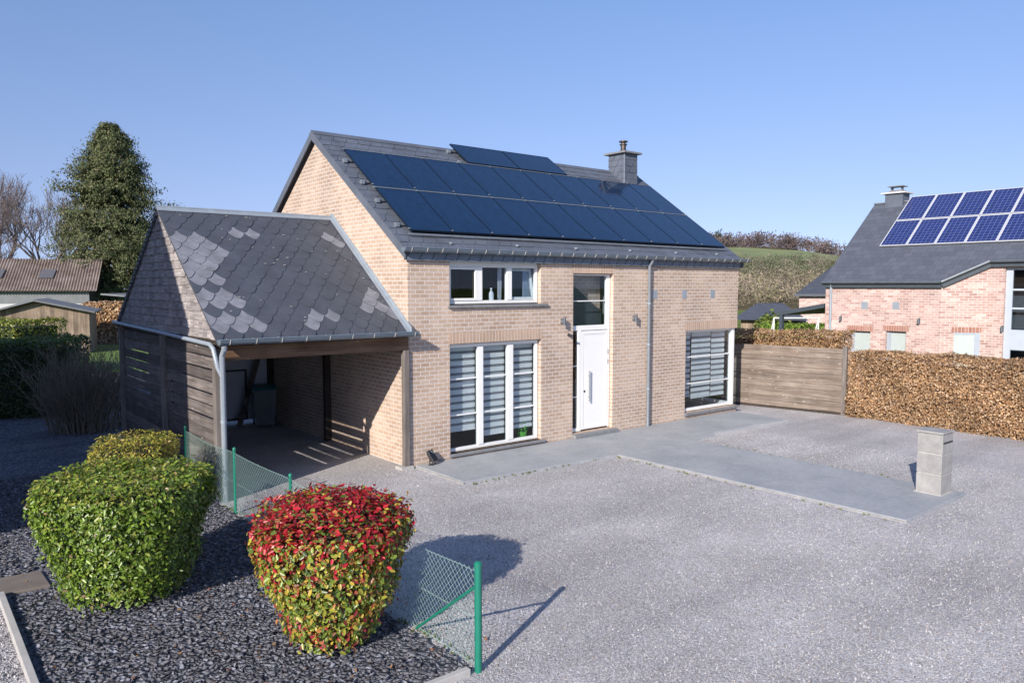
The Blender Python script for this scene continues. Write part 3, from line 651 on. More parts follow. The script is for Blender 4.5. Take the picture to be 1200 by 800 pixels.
# upper left window: frame, fixed centre light, sashes left and right, the right one tilted inwards
w0, pn = window(1.02, 3.50, 3.29, 4.19, [(1.78, 1.92), (2.60, 2.74)], fw=.07, top=.05)
for a, c in (pn[0],):
    s2 = MB(); sash(s2, a+.001, c-.001, .085, .13, 3.362, 4.068, .05); s2.build('sash', M['white'], w0, bevel=.004)
s2 = MB(); a, c = pn[2]; sash(s2, a, c, -.02, .03, 0, .70, .055); o = s2.build('sash', M['white'], w0, bevel=.004); o.location = (0, .16, 3.37); o.rotation_euler = (R(-9), 0, 0)
s2 = MB(); s2.box(a+.05, c-.05, 0, .006, .05, .65); s2.build('pane', M['glass'], o)
b = MB(); b.box(.95, 3.68, -.07, .10, 3.215, 3.27); b.build('sill', M['stone'], w0, bevel=.005)
b = MB(); 
for a0, a1 in ((2.50, 2.60), (3.22, 3.45)):
    n = 14; v = []; 
    for i in range(n+1): v += [(a0+(a1-a0)*i/n+(0), .30+.018*math.sin(i*2.1), 4.12), (a0+(a1-a0)*i/n*.8, .30+.018*math.sin(i*2.1+.4), 3.34)]
    b.add(v, [(2*i, 2*i+2, 2*i+3, 2*i+1) for i in range(n)])
b.build('curtain', M['curtain'], w0, smooth=True)
b = MB(); b.lathe([(.055, 0), (.06, .02), (.06, .16), (.045, .20), (.018, .23), (.018, .26), (.024, .262), (.024, .29), (.01, .295)], (0, 0, 0), 14)
o = b.build('bottle', M['curtain'], smooth='auto'); o.location = (2.27, .235, 3.335); tag(o, 'white bottle standing on the inside sill of the upper window', 'bottle')
b = MB(); b.box(1.03, 3.49, .19, .34, 3.30, 3.334); b.build('inner_sill', M['white'], w0)
# tall entrance: fixed light above, sidelight and door below
we = MB(); we.box(4.55, 5.88, .10, .18, 2.60, 2.72); we.box(4.55, 5.88, .10, .18, 3.92, 3.955); we.box(4.55, 4.58, .10, .18, .16, 2.60); we.box(4.55, 4.58, .10, .18, 2.72, 3.92)
we.box(5.76, 5.88, .10, .18, 2.72, 3.92); we.box(4.80, 4.90, .092, .18, .16, 2.60); we.box(5.83, 5.88, .10, .18, .16, 2.60); we.box(4.58, 4.80, .10, .18, .16, .24)
w3 = we.build('window', M['white'], house, bevel=.006)
for a, c, z0, z1 in ((4.58, 5.76, 2.72, 3.92), (4.58, 4.80, .24, 2.60)):
    b = MB(); b.box(a, c, .134, .142, z0, z1); b.build('pane', M['glass'], w3)
for x1, z in ((5.759, 3.31), (4.799, 1.0), (4.799, 1.75)): b = MB(); b.box(4.581, x1, .115, .132, z-.012, z+.012); b.build('glazing_bar', M['white'], w3)
db = MB(); db.box(4.91, 5.825, .105, .165, .18, 2.585); 
door = db.build('door', M['whitedoor'], house, bevel=.004)
b = MB(); sash(b, 4.915, 5.82, .094, .108, .19, 2.58, .075); b.box(5.02, 5.025, .100, .106, .30, 2.48); b.box(5.72, 5.725, .100, .106, .30, 2.48); b.box(5.02, 5.72, .100, .106, 2.475, 2.48); b.build('door_frame', M['white'], door, bevel=.003)
b = MB(); b.tube([(5.14, .045, .86), (5.14, .045, 1.62)], .015, 10); b.tube([(5.14, .045, .98), (5.14, .105, .98)], .010, 8); b.tube([(5.14, .045, 1.50), (5.14, .105, 1.50)], .010, 8); b.build('handle', M['steel'], door, smooth='auto')
b = MB(); b.tube([(5.01, .09, 1.12), (5.01, .108, 1.12)], .028, 12); b.build('lock', M['black'], door)
for z in (1.75, 2.0): b = MB(); b.box(5.80, 5.825, .085, .11, z, z+.11); b.build('hinge', M['steel'], door)
b = MB(); b.box(4.50, 5.98, -.16, .10, .046, .13); b.build('doorstep', M['stone'], house, bevel=.006)
# corner window
wc = MB(); wc.box(8.77, 10.94, .10, .18, .22, .30); wc.box(8.77, 10.94, .10, .18, 2.40, 2.45); wc.box(8.77, 8.80, .10, .18, .30, 2.40); wc.box(10.94, 11.06, .06, .18, .22, 2.455)
wc.box(10.98, 11.06, .18, 1.40, .22, .30); wc.box(10.98, 11.06, .18, 1.40, 2.40, 2.45); wc.box(10.98, 11.06, 1.34, 1.40, .30, 2.40)
w4 = wc.build('window', M['white'], house, bevel=.006)
b = MB(); b.box(8.80, 10.94, .134, .142, .30, 2.40); b.build('pane', M['glass'], w4); b = MB(); b.box(11.016, 11.024, .18, 1.34, .30, 2.40); b.build('pane', M['glass'], w4)
for z in (.98, 1.72):
    b = MB(); b.box(8.801, 10.939, .115, .132, z-.014, z+.014); b.build('glazing_bar', M['white'], w4)
    b = MB(); b.box(11.026, 11.04, .181, 1.339, z-.014, z+.014); b.build('glazing_bar', M['white'], w4)
blind(8.90, 9.28, .26, 2.32, .62, w4, .02); blind(9.34, 10.2, .26, 2.36, .55, w4); blind(10.24, 10.86, .26, 2.34, .55, w4, .02)
b = MB(); b.box(8.70, 11.16, -.07, .10, .135, .195); b.build('sill', M['stone'], w4, bevel=.005)
# little pot plant behind the french window
t = thing('pot_plant', 'small lime green potted plant behind the right pane of the french window', 'plant', (3.22, .32, .125))
b = MB(); b.lathe([(.07, 0), (.10, .02), (.12, .20), (.115, .20), (.10, .17), (.02, .165)], (0, 0, 0), 14); b.build('pot', M['pot'], t, smooth='auto')
P = rng.normal(size=(220, 3))*np.array([.09, .05, .07])+np.array([0, 0, .30]); V, Fq, CC = leaves(P, P-np.array([0, 0, .1]), np.full(220, .07), pickcol(220, [(.08, .30, .04), (.12, .40, .06)])); np_mesh('foliage', V, Fq, M['leaf'], t, CC)
# wall lamps and camera
def wall_lamp(x, z, label):
    t = thing('wall_lamp', label, 'lamp', (x, 0, z), 0, 'up and down lights beside the entrance')
    b = MB(); b.tube([(0, -.11, -.09), (0, -.11, .09)], .038, 14); b.tube([(0, -.11, .09), (0, -.11, .094)], .030, 14); b.build('lamp_body', M['zinc_dark'], t, smooth='auto')
    b = MB(); b.box(-.035, .035, -.02, -.001, -.06, .06); b.box(-.012, .012, -.08, -.02, -.012, .012); b.build('bracket', M['steel'], t)
wall_lamp(4.15, 2.85, 'cylindrical wall lamp on the brickwork left of the tall entrance window')
wall_lamp(6.62, 2.86, 'cylindrical wall lamp on the brickwork between the door and the downpipe')
t = thing('security_camera', 'small dark camera on the wall below the left wall lamp, beside the door', 'camera', (4.38, 0, 2.52))
b = MB(); b.tube([(0, -.001, 0), (0, -.05, 0)], .035, 12); b.tube([(-.02, -.05, .0), (.045, -.11, -.02)], .028, 12); b.build('camera_body', M['black'], t, smooth='auto')
t = thing('floodlight', 'dark floodlight standing on the slab at the house corner', 'floodlight', (.42, -.20, .047), R(25))
b = MB(); b.box(-.09, .09, -.05, .05, 0, .012); b.bar((-.10, 0, .01), (-.10, 0, .20), .012, .02); b.bar((.10, 0, .01), (.10, 0, .20), .012, .02); b.build('bracket', M['black'], t)
b = MB(); MM = Matrix.Translation((0, 0, .18)) @ Matrix.Rotation(R(-35), 4, 'X'); b.box(-.095, .095, -.02, .03, -.13, .13, 0, MM); b.box(-.075, .075, .03, .06, -.09, .09, 0, MM); b.build('lamp_head', M['black'], t, bevel=.006)
b = MB(); b.box(-.08, .08, -.024, -.0205, -.11, .11, 0, MM); b.build('lens', M['glass'], t)

# ================================================================== CARPORT
cp = thing('carport', 'timber carport with patched slate roof built against the house gable', 'carport')
XL, EZ, RY, RZC, YB, ZB = -3.75, 2.83, 3.28, 5.21, 7.03, 2.83
sf = (RZC-EZ)/RY; cf = math.sqrt(1+sf*sf); sb2 = (RZC-ZB)/(YB-RY); cb = math.sqrt(1+sb2*sb2)
b = MB(); roof_slab(b, XL-.04, -.012, -.14, EZ-sf*.14, RY, RZC, .06); roof_slab(b, XL-.04, -.012, YB+.1, ZB-sb2*.1, RY, RZC, .06); rf = b.build('roof', M['slate'], cp)
PATCH = [(.36, 2.88, .42, .16), (.62, 2.62, .50, .17), (.40, 2.35, .52, .17), (.35, 2.05, .40, .17), (.25, 1.75, .36, .17), (.30, 1.45, .32, .17), (.45, 1.15, .36, .17), (.40, .88, .55, .17), (.42, .62, .55, .17), (.55, .36, .42, .17), (1.46, 3.2, .34, .14), (3.42, 3.2, .14, .14), (3.58, 2.95, .14, .14), (3.30, .95, .2, .16), (3.50, 1.2, .14, .14), (3.5, .68, .3, .14), (3.05, .66, .18, .14), (1.71, .33, .17, .14), (2.18, .52, .17, .14), (3.7, .4, .14, .14)]
def pick(a, b_): return 1 if any(abs(a-x) < dx and abs(b_-.10-y) < dy for x, y, dx, dy in PATCH) and math.sin(a*37+b_*91) > -.82 else 0
s_ = MB(); Lc = -.012-XL+.05
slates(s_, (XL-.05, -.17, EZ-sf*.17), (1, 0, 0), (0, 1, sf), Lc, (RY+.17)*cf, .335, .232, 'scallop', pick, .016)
slates(s_, (XL-.05, YB+.12, ZB-sb2*.12), (1, 0, 0), (0, -1, sb2), Lc, (YB+.12-RY)*cb, .335, .232, 'scallop', lambda a, b_: 0, .016)
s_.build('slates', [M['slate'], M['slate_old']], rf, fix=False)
s_ = MB()
for k in range(46):
    a = random.uniform(.3, 3.7); c = random.uniform(.1, 4.0); p = Vector((XL+a, c/cf, EZ+sf*c/cf+.028)); s = random.uniform(.008, .022)
    s_.box(p.x-s, p.x+s, p.y-s*.7, p.y+s*.7, p.z-.006, p.z+.004)
s_.build('bird_dropping', M['edging'], rf)
b = MB()
for sg, sn_ in ((-1, sf), (1, sb2)): b.prism([(XL-.06, RY, RZC+.045), (XL-.06, RY+sg*.10, RZC+.045-.10*sn_), (XL-.06, RY+sg*.10, RZC+.03-.10*sn_), (XL-.06, RY, RZC+.03)], (Lc, 0, 0))
b.tube([(XL-.06, RY, RZC+.045), (-.0, RY, RZC+.045)], .022, 8); b.build('ridge_cap', M['zinc_light'], rf)
b = MB(); b.prism([(-.10, -.15, EZ-sf*.15+.03), (-.10, RY, RZC+.03), (-.10, RY, RZC+.05), (-.10, -.15, EZ-sf*.15+.05)], (.097, 0, 0)); b.prism([(-.016, -.15, EZ-sf*.15+.05), (-.016, RY, RZC+.05), (-.016, RY, RZC+.13), (-.016, -.15, EZ-sf*.15+.13)], (.014, 0, 0))
b.prism([(-.016, YB, ZB+.05), (-.016, RY, RZC+.05), (-.016, RY, RZC+.13), (-.016, YB, ZB+.13)], (.014, 0, 0)); b.build('flashing', M['zinc_light'], rf)
# shingled gable: rows of shingles cut to the triangle
b = MB(); e = .155; z = 2.76; 
while z < RZC-.1:
    ya = (z-EZ)/sf if z > EZ else 0; yb = YB-((z-ZB)/sb2 if z > ZB else 0); zt = min(z+e*1.12, RZC-.03)
    ya2 = max((zt-EZ)/sf, -.02); yb2 = YB-max((zt-ZB)/sb2, 0)
    y = max(ya-.1, -.05)-random.uniform(0, .2)
    while y < yb:
        w_ = random.uniform(.16, .30); y0 = max(y+.003, ya+.015); y1 = min(y+w_-.003, yb-.015)
        if y1-y0 > .02:
            t0, t1 = min(max(y0, ya2), yb2), min(max(y1, ya2), yb2); j = random.uniform(-.004, .004)
            if t1-t0 > .01: b.prism([(XL-.030+j, y0, z+j), (XL-.030+j, y1, z+j), (XL-.012, t1, zt), (XL-.012, t0, zt)], (.009, 0, 0))
        y += w_
    z += e
b.build('gable_shingles', M['shingle'], cp)
b = MB(); b.prism([(XL-.008, .02, 2.72), (XL-.008, YB-.02, 2.72), (XL-.008, YB-.02, ZB-.03), (XL-.008, RY, RZC-.05), (XL-.008, .02, EZ-.03)], (.02, 0, 0)); b.build('gable_board', M['darkwood'], cp)
# serrated rear verge of slate tips, front verge
b = MB(); n = 26
for i in range(n):
    f0 = i/n; y = YB+.1-(YB+.1-RY)*f0; z = ZB-sb2*.1+(RZC-ZB+sb2*.1)*f0; b.box(XL-.07, XL-.03, y-.15, y+.03, z-.05, z+.02)
b.build('verge_slates', M['slate'], rf)
# plank wall in two bays
pw = MB()
for y0, y1 in ((.09, 3.10), (3.22, 6.62)):
    z = .10; i = 0
    while z < 2.50:
        gap = (.034 if i % 2 else .024) if z > 1.0 else .006; ww = .215-gap; xs = random.uniform(-.004, .004)
        sg = random.uniform(-.003, .003)
        pw.prism([(XL-.015+xs, y0, z+sg), (XL-.015+xs, y1, z-sg), (XL-.015+xs, y1, z-sg+ww), (XL-.015+xs, y0, z+sg+ww)], (.018, 0, 0)); z += .215; i += 1
pw.build('plank_wall', M['plank'], cp)
def post(x, y, w, z0, z1, mat=M['post']):
    b = MB(); b.box(x-w/2, x+w/2, y-w/2, y+w/2, z0, z1); return b.build('post', mat, cp, bevel=.008)
post(XL+.005, .03, .15, .0, 2.395); post(XL-.035, 3.16, .12, 0, 2.70); post(XL-.03, 6.68, .13, 0, 2.70)
post(-.075, .0, .12, .06, 2.395); post(-.08, 3.55, .14, .03, 2.9, M['darkwood']); post(-.08, 7.0, .14, .03, 2.75, M['darkwood'])
b = MB(); b.box(-.25, .03, -.13, .13, 0, .06); b.build('post_footing', M['edging'], cp)
b = MB(); b.box(XL+.10, -.02, -.045, .03, 2.40, 2.655); b.build('beam', M['beam'], cp, bevel=.006)
b = MB(); b.box(XL+.04, -.02, RY-.05, RY+.05, RZC-.30, RZC-.10); 
for i in range(6):
    x = XL+.15+i*.70
    b.bar((x, 0, EZ-.13), (x, RY, RZC-.14), .06, .12); b.bar((x, YB, ZB-.13), (x, RY, RZC-.14), .06, .12)
b.box(XL+.06, -.02, YB-.10, YB-.02, 2.60, 2.74); b.box(XL+.02, XL+.10, .12, 6.6, 2.60, 2.72); b.box(-.13, -.02, .12, 6.9, 2.66, 2.76)
for x in (XL+.55,): b.bar((x-.45, .0, 1.9), (x+.1, .0, 2.58), .0, .0)
b.build('rafters', M['darkwood'], cp)
gb = MB(); gutter(gb, (XL-.06, -.27, EZ-.055), (.03, -.27, EZ-.055), .092); g2 = gb.build('gutter', M['gutter_zinc'], cp, smooth='auto')
for i in range(9): hook(XL+.1+i*.45, -.27, EZ-.05, .097, g2)
b = MB(); b.tube([(XL+.03, -.255, EZ-.15), (XL+.03, -.25, EZ-.22), (XL+.03, -.13, EZ-.34), (XL+.03, -.12, .0)], .047, 12); 
for z in (2.15, 1.35): b.tube([(XL+.03, -.12, z), (XL+.03, -.12, z+.05)], .053, 12)
b.build('downpipe', M['zinc_light'], cp, smooth='auto')
b = MB(); b.tube([(XL-.09, YB+.18, 2.81), (XL-.09, YB, 2.80), (XL-.09, 3, 2.74), (XL-.09, .10, 2.68), (XL-.08, -.03, 2.62), (XL-.04, -.11, 2.30), (XL+.03, -.12, 2.14)], .04, 12); b.build('drain_pipe', M['zinc_light'], cp, smooth='auto')
# rear gate and leaning board
t = thing('garden_gate', 'grey boarded gate with wire mesh closing the back of the carport', 'gate', (-2.6, 7.1, 0))
b = MB(); b.box(-.5, 2.56, .03, .05, .10, 2.62); b.build('gate_panel', plain('blue_grey_panel', (.55,.60,.68), .6, 0, .1, 2), t)
b = MB(); b.box(0, 1.9, -.03, .03, 1.42, 1.46); b.box(0, 1.9, -.03, .03, .12, .16); b.box(1.86, 1.9, -.03, .03, .16, 1.42); b.box(0, .04, -.03, .03, .16, 1.42)
b.build('gate_frame', M['black'], t)
b = MB()
for i in range(37): b.bar((.05+i*.05, 0, .15), (.05+i*.05, 0, 1.43), .003, .003)
for i in range(25): b.bar((.02, 0, .18+i*.05), (1.88, 0, .18+i*.05), .003, .003)
b.build('wire_mesh', M['zinc'], t)
b = MB(); b.bar((-1.05, 6.75, .0), (-.28, 6.95, 2.25), .14, .03, up=(0, 1, 0)); tag(b.build('leaning_board', M['plank']), 'long weathered board leaning against the wall behind the bin', 'board')
t = thing('wheelie_bin', 'grey wheelie bin with teal lid under the carport', 'bin', (-.47, 6.45, .004), R(-20))
b = MB(); w_, d_ = .29, .33
b.add([(-w_*.82, -d_*.75, .05), (w_*.82, -d_*.75, .05), (w_*.82, d_*.75, .05), (-w_*.82, d_*.75, .05), (-w_, -d_, .98), (w_, -d_, .98), (w_, d_, .98), (-w_, d_, .98)], [(0,3,2,1),(4,5,6,7),(0,1,5,4),(1,2,6,5),(2,3,7,6),(3,0,4,7)]); b.box(-w_-.02, w_+.02, -d_-.02, d_+.02, .94, .985)
b.build('bin_body', M['binplastic'], t, bevel=.01)
b = MB(); b.add([(-.32, -.37, .99), (.32, -.37, .99), (.32, .36, 1.0), (-.32, .36, 1.0), (-.28, -.32, 1.03), (.28, -.32, 1.03), (.28, .33, 1.075), (-.28, .33, 1.075)], [(0,3,2,1),(4,5,6,7),(0,1,5,4),(1,2,6,5),(2,3,7,6),(3,0,4,7)]); b.build('lid', M['binlid'], t, bevel=.01)
b = MB(); b.tube([(-.26, .40, .98), (.26, .40, .98)], .014, 8); b.box(-.27, -.25, .34, .40, .96, .99); b.box(.25, .27, .34, .40, .96, .99); b.build('handle', M['binplastic'], t)
for x in (-.30, .25):
    b = MB(); b.tube([(x, .28, .10), (x+.05, .28, .10)], .10, 16); b.build('wheel', M['black'], t)
# rubbish sack / crate at the back
t = thing('garden_tub', 'small dark tub on the ground left of the bin', 'tub', (-1.35, 7.45, 0)); b = MB(); b.lathe([(.16, 0), (.20, .28), (.215, .30), (.19, .30), (.15, .04)], (0, 0, 0), 16); b.build('tub_body', M['binlid'], t, smooth='auto')
b = MB(); b.tube([(-.2, 0, .29), (-.15, 0, .40), (.15, 0, .40), (.2, 0, .29)], .008, 6); b.build('handle', M['black'], t)

# ================================================================== CHAIN LINK FENCE
XF = -3.83
fe = thing('chain_link_fence', 'low green chain link fence along the slate bed', 'fence', (XF, -7.5, 0))
PY = [(0, 1.05, .036), (4.36, 1.06, .024), (6.58, 1.06, .024), (9.2, 1.04, .024)]
for y, h_, r_ in PY:
    b = MB(); b.tube([(0, y, -.02), (0, y, h_)], r_, 14); b.lathe([(r_+.004, 0), (r_+.004, .03), (r_*.7, .045), (.005, .05)], (0, y, h_-.02), 14); b.tube([(0, y, h_*.5), (0, y, h_*.5+.012)], r_+.004, 14); b.build('post', M['green_steel'], fe, smooth='auto')
b = MB(); b.tube([(0, .04, .82), (0, 1.10, .04)], .016, 10); b.build('brace', M['green_steel'], fe, smooth='auto')
b = MB(); Ht = 1.0; cell = .076; y1 = 9.2; zb = .03
def topz(y): return Ht-.03*abs(math.sin(y*1.4))-.02*math.sin(y*.9)
y = -Ht
while y < y1:
    for sg in (1, -1):
        ya, yb = (y, y+Ht) if sg > 0 else (y+Ht, y)
        pa = (max(min(ya, y1), 0)); 
        f0 = (pa-ya)/(yb-ya); pb = max(min(yb, y1), 0); f1 = (pb-ya)/(yb-ya)
        if abs(f1-f0) < .02: continue
        A = Vector((sg*.003, pa, zb+f0*(Ht-zb))); B = Vector((sg*.003, pb, zb+f1*(topz(pb)-zb)+.0))
        Bm = (A+B)/2+Vector((.012*math.sin(y*2.3), 0, 0))
        b.tube([A, Bm, B], .0022, 3, cap=False)
    y += cell
b.build('wire_mesh', M['green_wire'], fe, fix=False)
b = MB(); b.tube([(.01, 0, .96)]+[(.01, p, topz(p)-.02) for p in np.linspace(.3, y1, 30)], .0024, 4); b.tube([(.01, 0, .50), (.01, y1, .50)], .0022, 4); b.tube([(.01, 0, .05), (.01, y1, .05)], .0022, 4); b.build('tension_wire', M['green_wire'], fe)

# ================================================================== FOREGROUND BED
def green_col(P, h):
    n = len(P); c = pickcol(n, [(.10,.17,.02), (.15,.24,.03), (.21,.31,.04), (.055,.10,.02), (.27,.31,.06)], [.25, .3, .23, .12, .10], .25)
    k = (P[:, 2] > h-.16) & (rng.random(n) < .6); c[k] = pickcol(int(k.sum()), [(.34,.36,.06), (.24,.24,.06), (.20,.30,.04)]); k = rng.random(n) < .02; c[k] = (.25,.17,.09); return c
pot_shrub('clipped_shrub', 'large clipped green laurel shrub, tapering to its foot, at the left', (-5.97, -3.44, 0), R(-39), .88, .58, 1.50, 3.2, 25000, .054, green_col, M['leaf'])
def red_col(P, h):
    n = len(P); z = P[:, 2]/h+rng.normal(0, .10, n)+.05*np.sin(P[:, 0]*6+P[:, 1]*4)
    c = pickcol(n, [(.12,.18,.03), (.20,.27,.04), (.36,.35,.05), (.52,.38,.06), (.48,.19,.06), (.06,.10,.03), (.35,.05,.05), (.28,.12,.06)], [.17, .23, .22, .13, .07, .07, .05, .06], .25)
    k = rng.random(n) < np.clip((z-.66)/.34, 0, .84); c[k] = pickcol(int(k.sum()), [(.42,.018,.03), (.55,.035,.05), (.33,.02,.025), (.48,.10,.07), (.20,.02,.02), (.25,.14,.06)], [.32, .26, .18, .10, .06, .08]); 
    k = (P[:, 2] < .5) & (rng.random(n) < .10); c[k] = (.36,.03,.06); return c
pot_shrub('red_tipped_shrub', 'clipped photinia with red top and yellow green leaves beside the fence', (-4.62, -6.06, 0), R(-39), .77, .40, 1.54, 2.2, 16500, .062, red_col, M['leaf'], dome=.13)
def gold_col(P, h):
    n = len(P); return pickcol(n, [(.46,.40,.06), (.38,.36,.06), (.25,.28,.045), (.40,.28,.08), (.15,.17,.035)], None, .2)
pot_shrub('golden_shrub', 'small golden flat topped shrub behind the large green one', (-5.12, -.14, 0), R(-39), .60, .45, 1.30, 3, 9000, .045, gold_col, M['leaf'])
b = MB(); b.prism([(-7.75, -1.86, .0), (-6.68, -1.92, .0), (-6.66, -2.56, .0), (-7.75, -2.50, .0)], (0, 0, .035)); 
o = b.build('inspection_cover', plain('brown_concrete', (.17,.145,.125), .85, 0, .15, 4, .3), bevel=.008); tag(o, 'flat brownish concrete cover slab lying in the slate chips at the left edge', 'cover slab')
b = MB(); b.bar((-7.17, -2.56, .03), (-7.17, -7.45, .03), .07, .10); tag(b.build('kerb', M['edging'], bevel=.006), 'pale concrete kerb at the left edge of the slate bed', 'kerb', 'concrete kerbs round the slate bed')
b = MB(); b.bar((-7.13, -7.48, .02), (-3.93, -7.48, .02), .07, .09); tag(b.build('kerb', M['edging'], bevel=.006), 'pale concrete kerb running to the foot of the thick green fence post', 'kerb', 'concrete kerbs round the slate bed')
# fallen leaves in the bed
n = 260; P = np.c_[rng.uniform(-7, -3.3, n), rng.uniform(-7.2, -1, n), np.full(n, .035)]; V, Fq, CC = leaves(P, np.tile([0, 0, 1.], (n, 1)), np.full(n, .045), pickcol(n, [(.30,.12,.06), (.35,.20,.08), (.20,.10,.05)]))
tag(np_mesh('fallen_leaves', V, Fq, M['dryleaf'], None, CC), 'dry leaves scattered on the slate chips and gravel', 'leaves', kind='stuff')

n = 260; xs = np.concatenate([rng.normal(-3.83, .05, 150), rng.uniform(.2, 4, 40), rng.normal(3.98, .03, 35), rng.normal(6.68, .05, 35)]); ys = np.concatenate([rng.uniform(-7.3, -.3, 150), rng.normal(-1.86, .04, 40), rng.uniform(-8, -2, 35), rng.uniform(-7.9, -2, 35)])
P = np.repeat(np.c_[xs, ys, np.full(n, .0)], 7, 0)+rng.normal(0, .012, (n*7, 3))*[1, 1, 0]; V, Fq, CC = leaves(P, rng.normal(size=(n*7, 3))*[1, 1, .1], rng.uniform(.015, .05, n*7), pickcol(n*7, [(.12,.18,.04), (.20,.20,.07), (.09,.13,.03)]), .3, .4, .1, -2.2)
tag(np_mesh('weeds', V, Fq, M['needle'], None, CC), 'tiny weeds along the fence line and the path edges', 'weeds', kind='stuff')
# ================================================================== LETTERBOX PILLAR
t = thing('letterbox_pillar', 'grey concrete block pillar with a letter slot at the end of the path', 'pillar', (5.97, -7.72, .045))
for i in range(3):
    b = MB(); b.box(0+i*.004, .44+i*.004, 0, .42, i*.358, i*.358+.338); b.build('block', M['block'], t, bevel=.006)
b = MB(); b.box(.016, .424, .012, .408, .02, 1.06); b.build('mortar', M['edging'], t)
b = MB(); b.box(-.015, .465, -.015, .435, 1.065, 1.10); b.build('cap', M['block'], t, bevel=.005)
b = MB(); b.box(.04, .40, -.012, .01, .90, .925); b.build('letter_slot', M['black'], t)
b = MB(); b.box(-.02, .46, -.02, .44, -.01, .012); b.build('base', M['edging'], t)

# ================================================================== RIGHT SIDE: FENCE AND HEDGES
A_, B_ = Vector((12.30, 1.30, 0)), Vector((12.97, -2.30, 0)); L_ = (B_-A_).length; ang = math.atan2(B_.y-A_.y, B_.x-A_.x)
t = thing('wooden_fence', 'brown horizontal board fence panel at the back of the drive', 'fence', tuple(A_), ang)
m_f = wood_mat('fence_boards', (.12,.09,.07), (.20,.16,.13), (.30,.26,.22), 'x', .152, streak=.7, off=49.938)
b = MB()
for i in range(12): b.box(.05, L_-.04, -.014, .014, .07+i*.152, .07+i*.152+.147)
b.build('boards', m_f, t, bevel=.004)
for x in (.0, L_): b = MB(); b.box(x-.06, x+.06, -.05, .05, 0, 1.95); b.build('post', M['post'], t, bevel=.006)
b = MB(); b.box(.05, L_-.04, -.03, .03, 0, .06); b.build('gravel_board', M['darkwood'], t)
BC = [(.45,.27,.14), (.54,.36,.20), (.37,.22,.115), (.58,.43,.29), (.24,.165,.11)]
hedge('beech_hedge', 'long clipped beech hedge with copper brown winter leaves along the drive', (12.85, -2.45, 0), R(-91.5), 13, 1.0, 1.86, 110000, .052, BC, M['dryleaf'], seed=4, droop=.5, rag=.09)
hedge('beech_hedge', 'brown beech hedge rising behind the wooden fence panel', (13.9, 5.2, 0), R(-84), 6.6, 1.0, 2.0, 34000, .054, BC+[(.34,.22,.10)], M['dryleaf'], seed=9, droop=.5, rag=.12, endh=2.32)

# ================================================================== NEIGHBOURING HOUSE (right)
nb = thing('brick_house', 'pink brick house with silver framed blue solar panels behind the beech hedge, right', 'house')
SN = .807; NY0, NY1 = 2.2, -10.5; E0 = 3.93
zr = lambda x: E0+SN*(x-20)
foot = [(20, NY0), (20, -2.0), (20.85, -3.15), (20.85, NY1), (27.7, NY1), (27.7, NY0)]
b = MB(); wall_grid(b, 'x', 20, .3, -2.0, NY0, -.1, 3.78, [(.42, 1.2, .9, 2.0), (-.86, -.14, .9, 2.05)])
N_OB = [((20, -2.0), (20.85, -3.15))]
# oblique bay wall, top following the roof
b.prism([(20, -2.0, -.1), (20.85, -3.15, -.1), (20.85, -3.15, zr(20.85)-.2), (20, -2.0, zr(20)-.2)], (.25, .12, 0))
wall_grid(b, 'x', 20.85, .3, NY1, -3.15, -.1, 4.44, [(-6.2, -3.62, .2, 4.28)])
b.box(20.3, 27.7, NY0-.3, NY0, -.1, 3.78); b.box(21.15, 27.7, NY1, NY1+.3, -.1, 3.78); b.box(27.4, 27.7, NY1+.3, NY0-.3, -.1, 3.78)
for y in (NY0-.3, NY1): b.prism([(20.3 if y > 0 else 21.15, y, 3.78), (27.4, y, 3.78), (23.85, y, zr(23.85)-.2)], (0, .3, 0))
b.build('wall', M['pinkbrick'], nb)
m_t = NT('plain_slate_tiles'); o_ = m_t.sep(m_t.tc.outputs['Object']); 
rr = m_t.math('DIVIDE', m_t.math('ADD', o_[2], 10), .16); rid = m_t.math('FLOOR', rr); uu = m_t.math('ADD', m_t.math('DIVIDE', m_t.math('ADD', o_[1], 50), .3), m_t.math('MULTIPLY', m_t.math('MODULO', rid, 2), .5))
wv = m_t.white(m_t.comb(m_t.math('FLOOR', uu), rid, 0)); fz = m_t.math('FRACT', rr); f_ = m_t.maprange(wv[0], 0, 1, .88, 1.13); cc = m_t.mix(1, (.088,.098,.122), m_t.comb(f_, f_, f_), 'MULTIPLY')
cc = m_t.mix(m_t.maprange(m_t.math('MINIMUM', fz, m_t.math('FRACT', uu)), .0, .06, 1, 0), cc, (.035,.037,.043)); m_t.bump(m_t.math('SUBTRACT', 1, fz), .5, .01); M['tiles'] = m_t.base(cc, .6)
b = MB(); t_ = .10
fr = [(19.88, NY0+.08), (19.88, -2.03), (20.74, -3.2), (20.74, NY1-.08)]
top = [Vector((x, y, zr(x))) for x, y in fr]+[Vector((23.85, NY1-.08, zr(23.85))), Vector((23.85, NY0+.08, zr(23.85)))]
b.prism(top, (0, 0, -t_)); b.prism([(27.85, NY0+.08, zr(19.85)), (27.85, NY1-.08, zr(19.85)), (23.85, NY1-.08, zr(23.85)), (23.85, NY0+.08, zr(23.85))], (0, 0, -t_))
nr = b.build('roof', M['tiles'], nb)
b = MB(); b.bar((23.85, NY0+.1, zr(23.85)+.02), (23.85, NY1-.1, zr(23.85)+.02), .14, .05); b.build('ridge_cap', M['zinc'], nr)
b = MB()
for (x0, y0), (x1, y1) in zip(fr[:-1], fr[1:]): b.bar((x0+.02, y0, zr(x0)-.12), (x1+.02, y1, zr(x1)-.12), .03, .20)
b.build('fascia', M['darkframe'], nr)
b = MB()
